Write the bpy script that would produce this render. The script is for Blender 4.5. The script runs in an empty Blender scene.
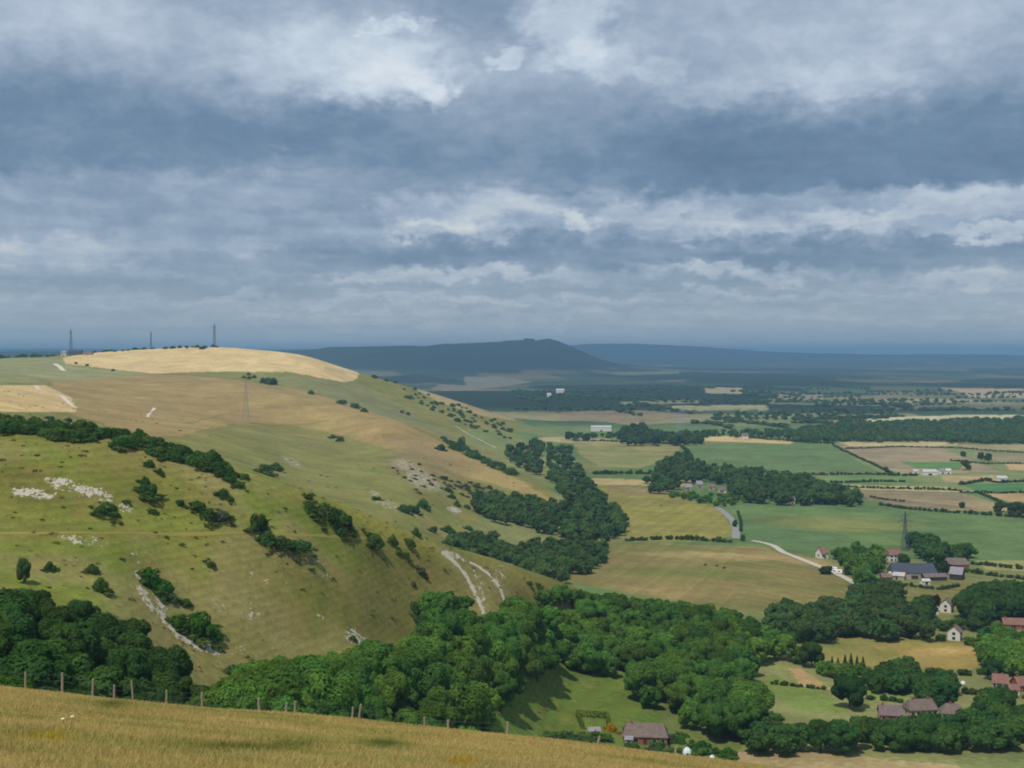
import bpy, bmesh, math, random
import numpy as np
from mathutils import Vector, Matrix

random.seed(11)
rng = np.random.default_rng(11)
scene = bpy.context.scene
COL = scene.collection
PI = math.pi

# ------------------------------------------------------------------ camera model
F = 1236.0                       # focal length in pixels of a 1024 px wide frame
TH = math.atan(32 / F)           # camera looks 1.5 degrees below the horizon
CT, ST = math.cos(TH), math.sin(TH)

def s_py(py):                    # slope z/y of the sight line through row py
    return np.tan(-np.arctan((np.asarray(py, float) - 384) / F) - TH)
def u_px(px, s=-0.1):            # x/y of the sight line through column px
    return (np.asarray(px, float) - 512) / F * (CT - s * ST)
def project(x, y, z):
    c = y * CT - z * ST
    return 512 + F * x / c, 384 - F * (y * ST + z * CT) / c

def lin(r, g, b, k=1.0):
    def f(c):
        c /= 255.0
        return c / 12.92 if c <= .04045 else ((c + .055) / 1.055) ** 2.4
    return np.array([f(r) * k, f(g) * k, f(b) * k])

# ------------------------------------------------------------------ noise
def _hash(ix, iy, seed):
    h = (ix.astype(np.int64) * 374761393 + iy.astype(np.int64) * 668265263 + seed * 974711) & 0xffffffff
    h = ((h ^ (h >> 13)) * 1274126177) & 0xffffffff
    h = (h ^ (h >> 16)) & 0xffffff
    return h / float(0xffffff)
def vnoise(x, y, seed=0):
    x = np.asarray(x, float); y = np.asarray(y, float)
    x0 = np.floor(x); y0 = np.floor(y)
    fx = x - x0; fy = y - y0
    fx = fx * fx * (3 - 2 * fx); fy = fy * fy * (3 - 2 * fy)
    a = _hash(x0, y0, seed); b = _hash(x0 + 1, y0, seed)
    c = _hash(x0, y0 + 1, seed); d = _hash(x0 + 1, y0 + 1, seed)
    return (a * (1 - fx) + b * fx) * (1 - fy) + (c * (1 - fx) + d * fx) * fy
def fbm(x, y, oct=4, seed=0):
    s = 0; a = 1; t = 0
    for o in range(oct):
        s = s + a * vnoise(x * 2 ** o + 17.3 * o, y * 2 ** o - 9.1 * o, seed + o); t += a; a *= .5
    return s / t
def sstep(a, b, x):
    t = np.clip((x - a) / (b - a), 0, 1)
    return t * t * (3 - 2 * t)

# ------------------------------------------------------------------ terrain
# lines of the land from the near brow to the plain, as seen along bearings; each entry (distance, 'p' image row | 'z' height)
def plane(x, y): return -1.7 - .29 * y - .10 * x - .0017 * np.clip(x, 0, 40) ** 2
K = {
 -500: [(140,'z',-40),(200,'z',-40),(270,'z',-34),(372,'z',-4),(480,'z',-6),(790,'z',-10),(1200,'z',-12),(1600,'z',-6),(1750,'z',-4),(1900,'z',-4),(2050,'z',-4),(2400,'z',-20)],
 0:   [(140,'z',-46),(200,'z',-54),(270,'z',-51),(372,'p',421),(480,'z',-32),(790,'p',410),(1200,'p',388),(1600,'p',367),(1750,'p',362),(1900,'p',360),(2050,'p',358.5),(2400,'z',-40)],
 100: [(140,'z',-52),(210,'z',-62),(275,'p',610),(375,'p',430),(500,'z',-45),(850,'p',434),(1250,'p',405),(1650,'p',376),(1750,'p',371.5),(1900,'p',361),(2050,'p',352.5),(2500,'z',-40)],
 200: [(140,'z',-58),(230,'z',-70),(285,'p',665),(378,'p',455),(520,'z',-62),(800,'p',455),(1250,'p',418),(1650,'p',380),(1780,'p',373),(1900,'p',359),(2010,'p',347),(2500,'z',-40)],
 300: [(150,'z',-66),(240,'z',-76),(310,'p',672),(385,'p',487),(560,'z',-88),(850,'p',480),(1250,'p',436),(1500,'p',397),(1650,'z',-58),(1850,'p',371),(1980,'p',353.5),(2500,'z',-60)],
 350: [(150,'z',-68),(260,'z',-86),(330,'p',655),(400,'p',508),(590,'z',-100),(850,'p',490),(1200,'p',447),(1430,'p',408),(1600,'z',-75),(1850,'p',386),(2000,'p',370),(2500,'z',-80)],
 400: [(150,'z',-70),(290,'z',-93),(365,'p',640),(425,'p',530),(600,'z',-107),(780,'p',508),(1050,'p',462),(1330,'p',421),(1550,'z',-95),(1850,'p',402),(2100,'p',384),(2500,'z',-100)],
 450: [(150,'z',-74),(320,'z',-100),(400,'p',622),(450,'p',551),(620,'z',-116),(800,'p',533),(1000,'p',486),(1250,'p',445),(1450,'z',-112),(1800,'p',419),(2150,'p',399),(2500,'z',-120)],
 512: [(160,'z',-80),(370,'z',-113),(440,'p',602),(478,'p',573),(650,'z',-124),(830,'p',542),(1000,'p',506),(1150,'p',471),(1350,'z',-126),(1700,'p',440),(2150,'p',420),(2500,'z',-131)],
 560: [(160,'z',-84),(390,'z',-121),(470,'z',-119),(520,'p',591),(660,'z',-126),(850,'z',-132),(940,'p',524),(1030,'p',501),(1250,'z',-131),(1600,'z',-133),(2150,'z',-134),(2500,'z',-135)],
 620: [(160,'z',-87),(395,'z',-124),(480,'z',-122),(560,'z',-119),(660,'z',-129),(850,'z',-133),(940,'z',-134),(1030,'z',-134),(1250,'z',-134),(1600,'z',-135),(2150,'z',-135),(2500,'z',-135)],
 720: [(160,'z',-90),(390,'z',-126),(480,'z',-127),(560,'z',-126),(660,'z',-131),(850,'z',-134),(940,'z',-135),(1030,'z',-135),(1250,'z',-135),(1600,'z',-135),(2150,'z',-135),(2500,'z',-135)],
 850: [(160,'z',-94),(370,'z',-125),(480,'z',-130),(560,'z',-132),(660,'z',-134),(850,'z',-135),(940,'z',-135),(1030,'z',-135),(1250,'z',-135),(1600,'z',-135),(2150,'z',-135),(2500,'z',-135)],
 1600:[(160,'z',-96),(370,'z',-125),(480,'z',-131),(560,'z',-133),(660,'z',-134),(850,'z',-135),(940,'z',-135),(1030,'z',-135),(1250,'z',-135),(1600,'z',-135),(2150,'z',-135),(2500,'z',-135)],
}
_kp = sorted(K)
KU = np.array([(p - 512) / F for p in _kp])
def _kz(e): return e[2] if e[1] == 'z' else e[0] * float(s_py(e[2]))
KY = np.array([[e[0] for e in K[p]] for p in _kp], float)
KZ = np.array([[_kz(e) for e in K[p]] for p in _kp], float)

def pchip_slopes(x, y):
    h = np.diff(x, axis=-1); d = np.diff(y, axis=-1) / h
    m = np.zeros_like(y)
    w1 = 2 * h[..., 1:] + h[..., :-1]; w2 = h[..., 1:] + 2 * h[..., :-1]
    ok = d[..., :-1] * d[..., 1:] > 0
    with np.errstate(divide='ignore', invalid='ignore'):
        mm = (w1 + w2) / (w1 / d[..., :-1] + w2 / d[..., 1:])
    m[..., 1:-1] = np.where(ok, mm, 0)
    m[..., 0] = d[..., 0]; m[..., -1] = d[..., -1]
    return m
def pchip_eval(x, y, m, q):      # x,y,m: (N,K)  q: (N,M)
    idx = np.clip((q[:, :, None] >= x[:, None, :]).sum(-1) - 1, 0, x.shape[1] - 2)
    r = np.arange(x.shape[0])[:, None]
    x0 = x[r, idx]; x1 = x[r, idx + 1]; h = x1 - x0
    t = (q - x0) / h
    y0 = y[r, idx]; y1 = y[r, idx + 1]; m0 = m[r, idx]; m1 = m[r, idx + 1]
    t2 = t * t; t3 = t2 * t
    return (2*t3 - 3*t2 + 1) * y0 + (t3 - 2*t2 + t) * h * m0 + (-2*t3 + 3*t2) * y1 + (t3 - t2) * h * m1
_ug = np.linspace(KU[0], KU[-1], 2101)
def _table():
    out = []
    ker = np.exp(-np.linspace(-3, 3, 109) ** 2 / 2); ker /= ker.sum()
    for A in (KY, KZ):
        n = A.shape[1]; X = np.broadcast_to(KU, (n, len(KU))); Yv = A.T.copy()
        t = pchip_eval(X, Yv, pchip_slopes(X, Yv), np.broadcast_to(_ug, (n, len(_ug))))
        t = np.stack([np.convolve(np.pad(r, 54, mode='edge'), ker, 'valid') for r in t])
        out.append(t)
    return out
_TY, _TZ = _table()
def feat(u):
    u = np.clip(u, KU[0], KU[-1])
    return [np.stack([np.interp(u, _ug, r) for r in T], 1) for T in (_TY, _TZ)]
HILL1 = ([-600,200,300,320,380,426,459,490,519,530,549,557,566,580,599,612,640,720,2000],
         [354,352,350,348.5,347.5,346.5,343.5,342,341,340.5,340,342,345.5,351.5,360,364,368,372,375])
HILL2 = ([-600,500,560,590,640,690,730,780,850,1024,2000], [350,349,346.5,344.5,344.5,346.5,349.5,352,354,355.5,356])
def far_hills(u, Y):
    px = 512 + u * F
    h1 = np.maximum(8000 * s_py(np.interp(px, *HILL1)) + 134, 0)
    h2 = np.maximum(14000 * s_py(np.interp(px, *HILL2)) + 134, 0)
    g1 = np.where(Y < 8000, np.exp(-((Y - 8000) / 1300) ** 2), np.exp(-((Y - 8000) / 1600) ** 2))
    g2 = np.where(Y < 14000, np.exp(-((Y - 14000) / 1700) ** 2), np.exp(-((Y - 14000) / 3000) ** 2))
    return h1 * g1 + h2 * g2
def wood_mask(x, y):             # where the far plain is wooded
    return sstep(.50, .56, fbm(x / 620 + 3.1, y / 900, 4, 61)) * sstep(2500, 3000, y)
def terrain(x, y):               # flat arrays -> height
    x = np.asarray(x, float).ravel(); y = np.asarray(y, float).ravel()
    ys = np.maximum(y, 30.0); u = x / ys
    out = np.empty_like(x)
    for i in range(0, len(x), 200000):
        sl = slice(i, i + 200000)
        uu = u[sl]; yy = y[sl]; n = len(uu)
        fy, fz = feat(uu)
        y45 = np.full((n, 1), 45.0); y65 = np.full((n, 1), 65.0)
        uc = np.clip(uu, -1.0, 1.0)[:, None]
        X = np.concatenate([y45, y65, fy, np.full((n,1),3200.), np.full((n,1),60000.)], 1)
        Z = np.concatenate([plane(uc*45, 45.0), plane(uc*65, 65.0), fz, np.full((n,1),-135.), np.full((n,1),-130.)], 1)
        m = pchip_slopes(X, Z)
        zz = pchip_eval(X, Z, m, np.maximum(yy, 45.0)[:, None])[:, 0]
        zz = np.where(yy < 45, plane(np.clip(x[sl], -45, 45) if False else x[sl], yy), zz)
        out[sl] = zz
    far = sstep(2600, 5000, y)
    fh = far_hills(u, y)
    out += far * (fh + 22 * (fbm(x / 1500, y / 1500, 3, 5) - .5) * sstep(3000, 6000, y) * (1 - .85 * sstep(20, 80, fh)))
    out += 9 * wood_mask(x, y)
    hill = sstep(62, 110, y) * (1 - sstep(2300, 2600, y))
    out += hill * (1.6 * (fbm(x / 42, y / 42, 4, 21) - .5) + 3.0 * (fbm(x / 130, y / 130, 2, 31) - .5) * sstep(150, 300, y))
    near = 1 - sstep(60, 100, y)
    out += near * .5 * (fbm(x / 9, y / 9, 3, 41) - .5)
    return out
def tz(x, y): return float(terrain(np.array([x]), np.array([y]))[0])

_marchY = np.concatenate([np.arange(8, 66, 1.0), np.exp(np.linspace(math.log(66), math.log(20000), 2200))])
def at(px, py, ymin=90.0):
    """ground point seen at image position (px, py), not nearer than ymin"""
    s = float(s_py(py)); u = float(u_px(px, s))
    Y = _marchY[_marchY >= ymin]
    z = terrain(u * Y, Y)
    hit = np.nonzero(z >= s * Y)[0]
    if len(hit) == 0: i = len(Y) - 1; yy = Y[i]
    else:
        i = hit[0]
        if i == 0: yy = Y[0]
        else:
            a = z[i-1] - s * Y[i-1]; b = z[i] - s * Y[i]
            yy = Y[i-1] + (Y[i] - Y[i-1]) * (-a) / (b - a + 1e-9)
    return Vector((u * yy, yy, tz(u * yy, yy)))
def sky_at(px, y0=1500., y1=2350.):
    """highest seen ground on the bearing of column px: the skyline point of the near downs"""
    u = float(u_px(px, 0)); Y = np.linspace(y0, y1, 600); z = terrain(u * Y, Y); i = int(np.argmax(z / Y)); return Vector((u * Y[i], Y[i], z[i]))
def atY(px, Y):
    """ground point on the bearing of column px at distance Y"""
    u = float(u_px(px, -0.15)); return Vector((u * Y, Y, tz(u * Y, Y)))
def mpp(y): return y / F         # metres per pixel there

def inpoly(px, py, pts):
    n = len(pts); ins = np.zeros(px.shape, bool)
    j = n - 1
    for i in range(n):
        xi, yi = pts[i]; xj, yj = pts[j]
        if yi != yj:
            c = ((yi > py) != (yj > py)) & (px < (xj - xi) * (py - yi) / (yj - yi) + xi)
            ins ^= c
        j = i
    return ins

# ------------------------------------------------------------------ node helpers
class NT:
    def __init__(s, tree): s.t = tree; s.n = tree.nodes; s.l = tree.links
    def new(s, typ, **kw):
        nd = s.n.new(typ)
        for k, v in kw.items():
            if k == 'inp':
                for kk, vv in v.items():
                    if isinstance(vv, bpy.types.NodeSocket): s.l.new(vv, nd.inputs[kk])
                    else: nd.inputs[kk].default_value = vv
            else: setattr(nd, k, v)
        return nd
    def math(s, op, a, b=0.0, c=0.0, clamp=False):
        nd = s.n.new('ShaderNodeMath'); nd.operation = op; nd.use_clamp = clamp
        for i, v in enumerate((a, b, c)):
            if isinstance(v, bpy.types.NodeSocket): s.l.new(v, nd.inputs[i])
            else: nd.inputs[i].default_value = v
        return nd.outputs[0]
    def mix(s, fac, a, b, mode='MIX'):
        nd = s.n.new('ShaderNodeMix'); nd.data_type = 'RGBA'; nd.blend_type = mode
        for i, v in ((0, fac), (6, a), (7, b)):
            if isinstance(v, bpy.types.NodeSocket): s.l.new(v, nd.inputs[i])
            elif i == 0: nd.inputs[i].default_value = v
            else: nd.inputs[i].default_value = (*v[:3], 1)
        return nd.outputs[2]
    def rng(s, v, a, b, c=0.0, d=1.0, smooth=True):
        nd = s.n.new('ShaderNodeMapRange'); nd.interpolation_type = 'SMOOTHSTEP' if smooth else 'LINEAR'
        if isinstance(v, bpy.types.NodeSocket): s.l.new(v, nd.inputs[0])
        for i, x in ((1, a), (2, b), (3, c), (4, d)): nd.inputs[i].default_value = x
        return nd.outputs[0]
    def noise(s, vec, scale, detail=3, rough=.55, dist=0.0):
        nd = s.n.new('ShaderNodeTexNoise'); s.l.new(vec, nd.inputs['Vector'])
        nd.inputs['Scale'].default_value = scale; nd.inputs['Detail'].default_value = detail
        nd.inputs['Roughness'].default_value = rough; nd.inputs['Distortion'].default_value = dist
        return nd.outputs[0]
    def mapping(s, vec, scale=(1,1,1), rot=(0,0,0), loc=(0,0,0)):
        nd = s.n.new('ShaderNodeMapping'); s.l.new(vec, nd.inputs[0])
        nd.inputs[1].default_value = loc; nd.inputs[2].default_value = rot; nd.inputs[3].default_value = scale
        return nd.outputs[0]

def new_mat(name):
    m = bpy.data.materials.new(name); m.use_nodes = True
    nt = NT(m.node_tree); b = m.node_tree.nodes['Principled BSDF']
    b.inputs['Roughness'].default_value = .9
    b.inputs['Specular IOR Level'].default_value = .15
    return m, nt, b

def mesh_np(name, V, Fc, mats=(), smooth=False):
    """fast mesh from numpy arrays; Fc is (n,k) of constant k"""
    me = bpy.data.meshes.new(name)
    n, k = Fc.shape
    me.vertices.add(len(V)); me.vertices.foreach_set('co', np.ascontiguousarray(V, np.float32).ravel())
    me.loops.add(n * k); me.loops.foreach_set('vertex_index', np.ascontiguousarray(Fc, np.int32).ravel())
    me.polygons.add(n)
    me.polygons.foreach_set('loop_start', np.arange(0, n * k, k, dtype=np.int32))
    me.polygons.foreach_set('loop_total', np.full(n, k, np.int32))
    if smooth: me.polygons.foreach_set('use_smooth', np.ones(n, bool))
    me.update(calc_edges=True)
    for m in mats: me.materials.append(m)
    return me
def set_col(me, name, arr):
    a = me.attributes.new(name, 'FLOAT_COLOR', 'POINT')
    c = np.ones((len(arr), 4), np.float32); c[:, :3] = arr; a.data.foreach_set('color', c.ravel())
def set_flt(me, name, arr):
    a = me.attributes.new(name, 'FLOAT', 'POINT'); a.data.foreach_set('value', np.ascontiguousarray(arr, np.float32))

def tag(o, label=None, cat=None, group=None, kind=None):
    if label: o['label'] = label
    if cat: o['category'] = cat
    if group: o['group'] = group
    if kind: o['kind'] = kind
    return o
def link(o, parent=None):
    COL.objects.link(o)
    if parent is not None: o.parent = parent
    return o
def empty(name, loc=(0,0,0), rz=0.0):
    o = bpy.data.objects.new(name, None); o.empty_display_size = .5
    o.location = loc; o.rotation_euler = (0, 0, rz); return link(o)
# ------------------------------------------------------------------ ground sheet
SUN = Vector((-.26, -.40, .88)).normalized()
EXPO = 0.26

cols = np.concatenate([np.arange(-760, -60, 22.), np.arange(-60, 1084, 1.75), np.arange(1084, 1790, 22.)])
rows = np.concatenate([np.arange(-40, 16, 4.), np.arange(16, 70, 1.0), np.exp(np.linspace(math.log(70), math.log(200), 60, False)),
                       np.exp(np.linspace(math.log(200), math.log(700), 330, False)),
                       np.exp(np.linspace(math.log(700), math.log(2600), 330, False)),
                       np.exp(np.linspace(math.log(2600), math.log(12000), 200, False)),
                       np.exp(np.linspace(math.log(12000), math.log(34000), 40))])
UU, RR = np.meshgrid((cols - 512) / F, rows)
NR, NC = UU.shape
GX = (UU * np.maximum(RR + 0.0, 30 + .55 * (RR - 30))).ravel(); GY = RR.ravel()
GX = np.where(GY < 60, UU.ravel() * (GY * .55 + 27), GX)
GZ = terrain(GX, GY)
PX, PY = project(GX, np.maximum(GY, 12), GZ)
uG = GX / np.maximum(GY, 30)
_fy, _fz = feat(uG)
YA = _fy[:, 3]; YB = _fy[:, 7]; YC = _fy[:, 10]
w1 = fbm(GX / 14, GY / 14, 4, 101) - .5; w2 = fbm(GX / 14 + 50, GY / 14, 4, 111) - .5
n1 = fbm(GX / 60, GY / 60, 4, 121); n2 = fbm(GX / 25, GY / 25, 4, 131); n3 = fbm(GX / 200, GY / 200, 3, 141)
n4 = fbm(GX / 8, GY / 8, 3, 151)
pxw = PX + w1 * np.clip(5000 / np.maximum(GY, 60), 1.2, 14); pyw = PY + w2 * np.clip(2500 / np.maximum(GY, 60), .5, 8)

C = np.empty((len(GX), 3))
def lay(mask, col, soft=1.0):
    m = (mask * soft)[:, None] if mask.dtype != bool else (mask.astype(float) * soft)[:, None]
    C[:] = C * (1 - m) + np.asarray(col) * m
ones = np.ones(len(GX))
# plain base: pasture
C[:] = lin(98, 122, 66)
lay(sstep(.45, .6, n3), lin(125, 126, 72))
# hillsides
hillm = (GY > 66) & (GY < 2350) & (PX < 640) & (GZ > -122 + 10 * (n1 - .5))
lay(hillm, lin(120, 116, 58))
lay(hillm * sstep(.42, .62, n1), lin(128, 115, 62), .7)
lay(hillm * sstep(.5, .7, n2), lin(106, 116, 48), .7)
zoneA = (GY > 66) & (GY < YA + 25) & (PX < 600)
lay(zoneA, lin(110, 109, 43))
lay(zoneA * sstep(.40, .62, n1), lin(124, 110, 54), .8)
lay(zoneA * sstep(.48, .66, n2), lin(103, 112, 40), .8)
lay(zoneA * sstep(.5, .75, n4), lin(126, 112, 66), .55)
lay(zoneA * sstep(.52, .64, fbm(GX / 34 + 7, GY / 34, 4, 231)), lin(132, 116, 76), .55)
def blob(cx, cy, rx, ry, rot, col, amt, y0, y1, hard=.3):
    sel = (GY > y0) & (GY < y1) & (np.abs(PX - cx) < 1.6 * (rx + ry)) & (np.abs(PY - cy) < 1.6 * (rx + ry))
    dx = pxw - cx; dy = pyw - cy; c, s = math.cos(math.radians(rot)), math.sin(math.radians(rot))
    d = np.sqrt(((dx * c + dy * s) / rx) ** 2 + ((-dx * s + dy * c) / ry) ** 2)
    lay(sel * (1 - sstep(hard, 1.0, d)), col, amt)
def poly(pts, col, y0=0, y1=1e6, soft=1.0, warp=.5, dry=None, scale=1.0):
    sel = (GY > y0) & (GY < y1)
    m = np.zeros(len(GX), bool)
    xs = [p[0] for p in pts]; ys = [p[1] for p in pts]
    sel &= (PX > min(xs) - 14) & (PX < max(xs) + 14) & (PY > min(ys) - 9) & (PY < max(ys) + 9)
    i = np.nonzero(sel)[0]
    ins = inpoly(PX[i] + (pxw[i] - PX[i]) * warp, PY[i] + (pyw[i] - PY[i]) * warp, pts)
    m[i[ins]] = True
    lay(m, col, soft)
    if dry is not None:
        lay(m * sstep(.42, .66, fbm(GX / (70 * scale) + 3, GY / (30 * scale), 4, 171)), dry, .75)
    return m
# near slope A: lighter terrace, browner flanks
blob(120, 518, 260, 16, 2, lin(120, 121, 46), .75, 200, 420)
blob(60, 548, 150, 14, 0, lin(108, 116, 40), .6, 200, 420)
blob(110, 450, 120, 30, 15, lin(126, 110, 60), .6, 200, 420)
blob(330, 600, 130, 40, 20, lin(112, 104, 46), .6, 200, 460)
blob(230, 640, 50, 30, 20, lin(124, 112, 62), .7, 200, 420)
blob(390, 530, 90, 14, 28, lin(140, 132, 48), .7, 200, 520)  # sunlit edge along the spur crest, its light painted into the turf
blob(470, 590, 60, 25, 40, lin(124, 112, 62), .5, 200, 520)
# second hill B
brown = [(50,374),(150,374),(245,376),(300,390),(350,405),(400,422),(450,447),(520,480),(560,505),(500,486),(440,466),(400,452),(330,432),(280,424),(230,424),(180,436),(150,438),(60,410)]
poly(brown, lin(146, 122, 76), 850, 1720, .9, 1.2, lin(150, 130, 78))
blob(420, 460, 60, 30, 20, lin(124, 108, 74), .6, 700, 1300)
blob(300, 440, 110, 14, 6, lin(122, 120, 66), .5, 700, 1400)
poly([(180,440),(260,434),(330,455),(400,475),(420,520),(300,500),(220,460)], lin(118, 118, 60), 600, 1300, .7, 1.5)
poly([(-120,386),(45,385),(72,398),(76,412),(-120,412)], lin(190, 162, 108), 780, 1500, 1, .3)
poly([(-150,356),(60,358),(72,366),(150,374),(60,382),(-150,384)], lin(132, 132, 88), 1200, 2100, .9, .3)
poly([(250,374),(300,376),(360,384),(460,440),(520,475),(430,430),(340,402)], lin(116, 114, 74), 1400, 2000, .75, 1.0)
poly([(62,358),(66,364),(110,369),(152,373.6),(215,371.5),(290,372),(345,382.5),(356,379.5),(359,374),(352,367),(320,357),(270,347),(215,341),(150,343),(90,352)], lin(192, 166, 114), 1560, 2160, 1, .25)
poly([(408,385),(440,390),(480,402),(515,417),(514,421),(480,415),(440,403)], lin(164, 140, 92), 1600, 2300, 1, .4)
poly([(545,437),(600,438),(640,444),(640,447),(580,444),(530,440)], lin(176, 156, 110), 1400, 2500, .8, .3)
poly([(470,428),(530,436),(545,455),(510,462),(460,440)], lin(112, 122, 70), 1500, 2300, .8, 1)
# the plain
F_ = {}
F_['pale'] = poly([(572,441),(680,446),(676,458),(640,468),(600,466),(580,455)], lin(150, 140, 84), 900, 3000, 1, .25, lin(122, 132, 70))
F_['green'] = poly([(683,444),(832,444),(895,474),(800,474),(745,466),(690,458)], lin(102, 126, 74), 900, 3000, 1, .25, lin(108, 124, 76))
poly([(592,478),(692,481),(692,486),(594,485)], lin(176, 156, 100), 900, 3000, 1, .25)
poly([(598,485),(645,488),(690,500),(722,508),(735,536),(700,541),(630,541),(612,510)], lin(146, 138, 60), 700, 1500, 1, .3, lin(134, 126, 66))
poly([(608,485),(660,487),(690,495),(640,496),(608,492)], lin(140, 122, 78), 900, 1400, .7, 1)
poly([(560,541),(735,546),(770,548),(800,563),(848,580),(860,600),(800,615),(700,608),(640,595),(560,580)], lin(138, 124, 70), 560, 1100, 1, .3, lin(116, 116, 58), 1.3)
blob(720, 556, 130, 5, 2, lin(170, 146, 92), .8, 600, 1100)
blob(800, 560, 60, 7, 8, lin(172, 144, 90), .8, 600, 1100)
blob(660, 592, 70, 8, 4, lin(162, 138, 84), .6, 560, 1100)
blob(700, 575, 120, 6, 2, lin(112, 116, 50), .7, 560, 1100)
blob(750, 549, 18, 2, 0, lin(150, 92, 56), .7, 600, 1100)
poly([(728,503),(860,503),(905,508),(1100,520),(1100,576),(930,562),(830,548),(762,543),(742,536)], lin(104, 126, 72), 650, 1500, 1, .25, lin(92, 118, 70), 2)
blob(840, 524, 105, 11, 2, lin(134, 134, 70), .85, 650, 1500)
blob(900, 540, 90, 8, 4, lin(112, 130, 66), .7, 650, 1500)
blob(790, 512, 70, 5, 0, lin(104, 130, 70), .7, 650, 1500)
poly([(832,444),(1100,446),(1100,500),(1020,502),(895,480),(860,462)], lin(128, 136, 84), 800, 2600, 1, .2)
poly([(838,446),(940,447),(1000,472),(905,474),(870,464)], lin(160, 142, 106), 900, 2600, 1, .2, lin(144, 130, 100), 2)
poly([(838,442),(960,441),(956,446),(850,446)], lin(190, 170, 118), 900, 2600, 1, .2)
poly([(955,445),(1100,444),(1100,452),(970,449)], lin(166, 147, 106), 900, 2600, 1, .2)
poly([(970,453),(1100,456),(1100,464),(1000,462)], lin(150, 138, 100), 900, 2600, 1, .2)
poly([(1005,464),(1100,464),(1100,470),(1010,470)], lin(190, 160, 108), 900, 2600, 1, .2)
poly([(900,462),(965,462),(960,470),(915,468)], lin(96, 132, 70), 900, 2600, 1, .2)
poly([(940,476),(1000,475),(1000,482),(945,482)], lin(172, 150, 104), 900, 2600, 1, .2)
poly([(820,476),(900,474),(930,484),(830,484)], lin(112, 136, 80), 900, 2600, 1, .2)
poly([(830,484),(950,487),(965,492),(860,491)], lin(178, 168, 110), 900, 2600, 1, .2)
poly([(960,484),(1100,482),(1100,492),(980,492)], lin(84, 128, 74), 900, 2600, 1, .2)
poly([(848,489),(960,492),(1000,504),(1012,512),(930,509),(870,500)], lin(162, 143, 100), 900, 2600, 1, .2, lin(130, 118, 88), 2)
poly([(980,493),(1100,493),(1100,500),(1010,502)], lin(176, 148, 100), 900, 2600, 1, .2)
poly([(850,494),(900,499),(990,510),(900,507)], lin(126, 112, 88), 900, 2600, .8, .2)
poly([(680,440),(720,436),(800,440),(790,444)], lin(198, 170, 112), 900, 3400, 1, .2)
poly([(792,640),(905,634),(960,638),(1005,645),(1006,658),(965,670),(880,670),(822,658)], lin(146, 126, 62), 450, 900, 1, .3, lin(124, 122, 58))
blob(940, 652, 60, 6, -3, lin(172, 140, 78), .8, 450, 900)
blob(840, 644, 60, 6, -2, lin(110, 118, 58), .8, 450, 900)
poly([(900,585),(970,582),(985,596),(905,604)], lin(128, 122, 66), 450, 1100, 1, .3)
poly([(975,560),(1100,562),(1100,572),(985,570)], lin(150, 146, 84), 450, 1200, 1, .3)
poly([(768,676),(820,690),(850,712),(800,712),(765,690)], lin(112, 128, 56), 350, 700, 1, .3)
poly([(788,668),(800,668),(832,690),(800,686)], lin(166, 136, 88), 350, 700, 1, .3)
poly([(855,676),(905,688),(925,702),(870,700)], lin(120, 134, 64), 350, 700, 1, .3)
poly([(930,680),(990,682),(1020,692),(950,690)], lin(126, 128, 72), 350, 700, 1, .3)
poly([(990,705),(1060,700),(1060,722),(1000,720)], lin(122, 140, 70), 350, 700, 1, .3)
poly([(630,690),(700,700),(745,740),(735,760),(640,760)], lin(96, 108, 48), 330, 520, .8, .6)
poly([(736,752),(800,750),(960,766),(960,800),(730,800)], lin(158, 138, 92), 330, 420, 1, .4)
poly([(488,640),(530,625),(590,650),(640,688),(665,720),(640,748),(485,748)], lin(88, 110, 38), 300, 520, 1, .5, lin(98, 112, 40))
# far plain: patchwork of fields and woods
farm = sstep(1950, 2500, GY) * sstep(300, 420, PX)
rx_ = GX * .96 + GY * .28; ry_ = GY * .96 - GX * .28
ci = np.floor(rx_ / 330 + .5 * vnoise(rx_ / 300, ry_ / 300, 77)); cj = np.floor(ry_ / 260 + .35 * vnoise(rx_ / 280, ry_ / 280, 78) + .5 * (ci % 2))
hv = _hash(ci, cj, 5)
pal = np.array([lin(70, 92, 62), lin(86, 108, 66), lin(66, 88, 58), lin(96, 106, 66), lin(130, 122, 82), lin(60, 82, 54), lin(84, 100, 64), lin(146, 132, 92)])
fc = pal[np.minimum((hv * len(pal)).astype(int), len(pal) - 1)] * (.8 + .4 * _hash(ci, cj, 9))[:, None]
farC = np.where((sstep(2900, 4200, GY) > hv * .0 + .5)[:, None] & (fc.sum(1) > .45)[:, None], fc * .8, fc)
lay(farm, farC * (1 - .45 * sstep(3000, 5500, GY))[:, None])  # fields dimmed with distance: cloud shadow over the plain put into their colour
wm = wood_mask(GX, GY)
lay(np.clip(wm * 1.2, 0, 1), lin(34, 50, 32))
hillw = sstep(5000, 6800, GY) * sstep(-104, -84, GZ)
lay(hillw, lin(28, 44, 40), .95)
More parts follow.
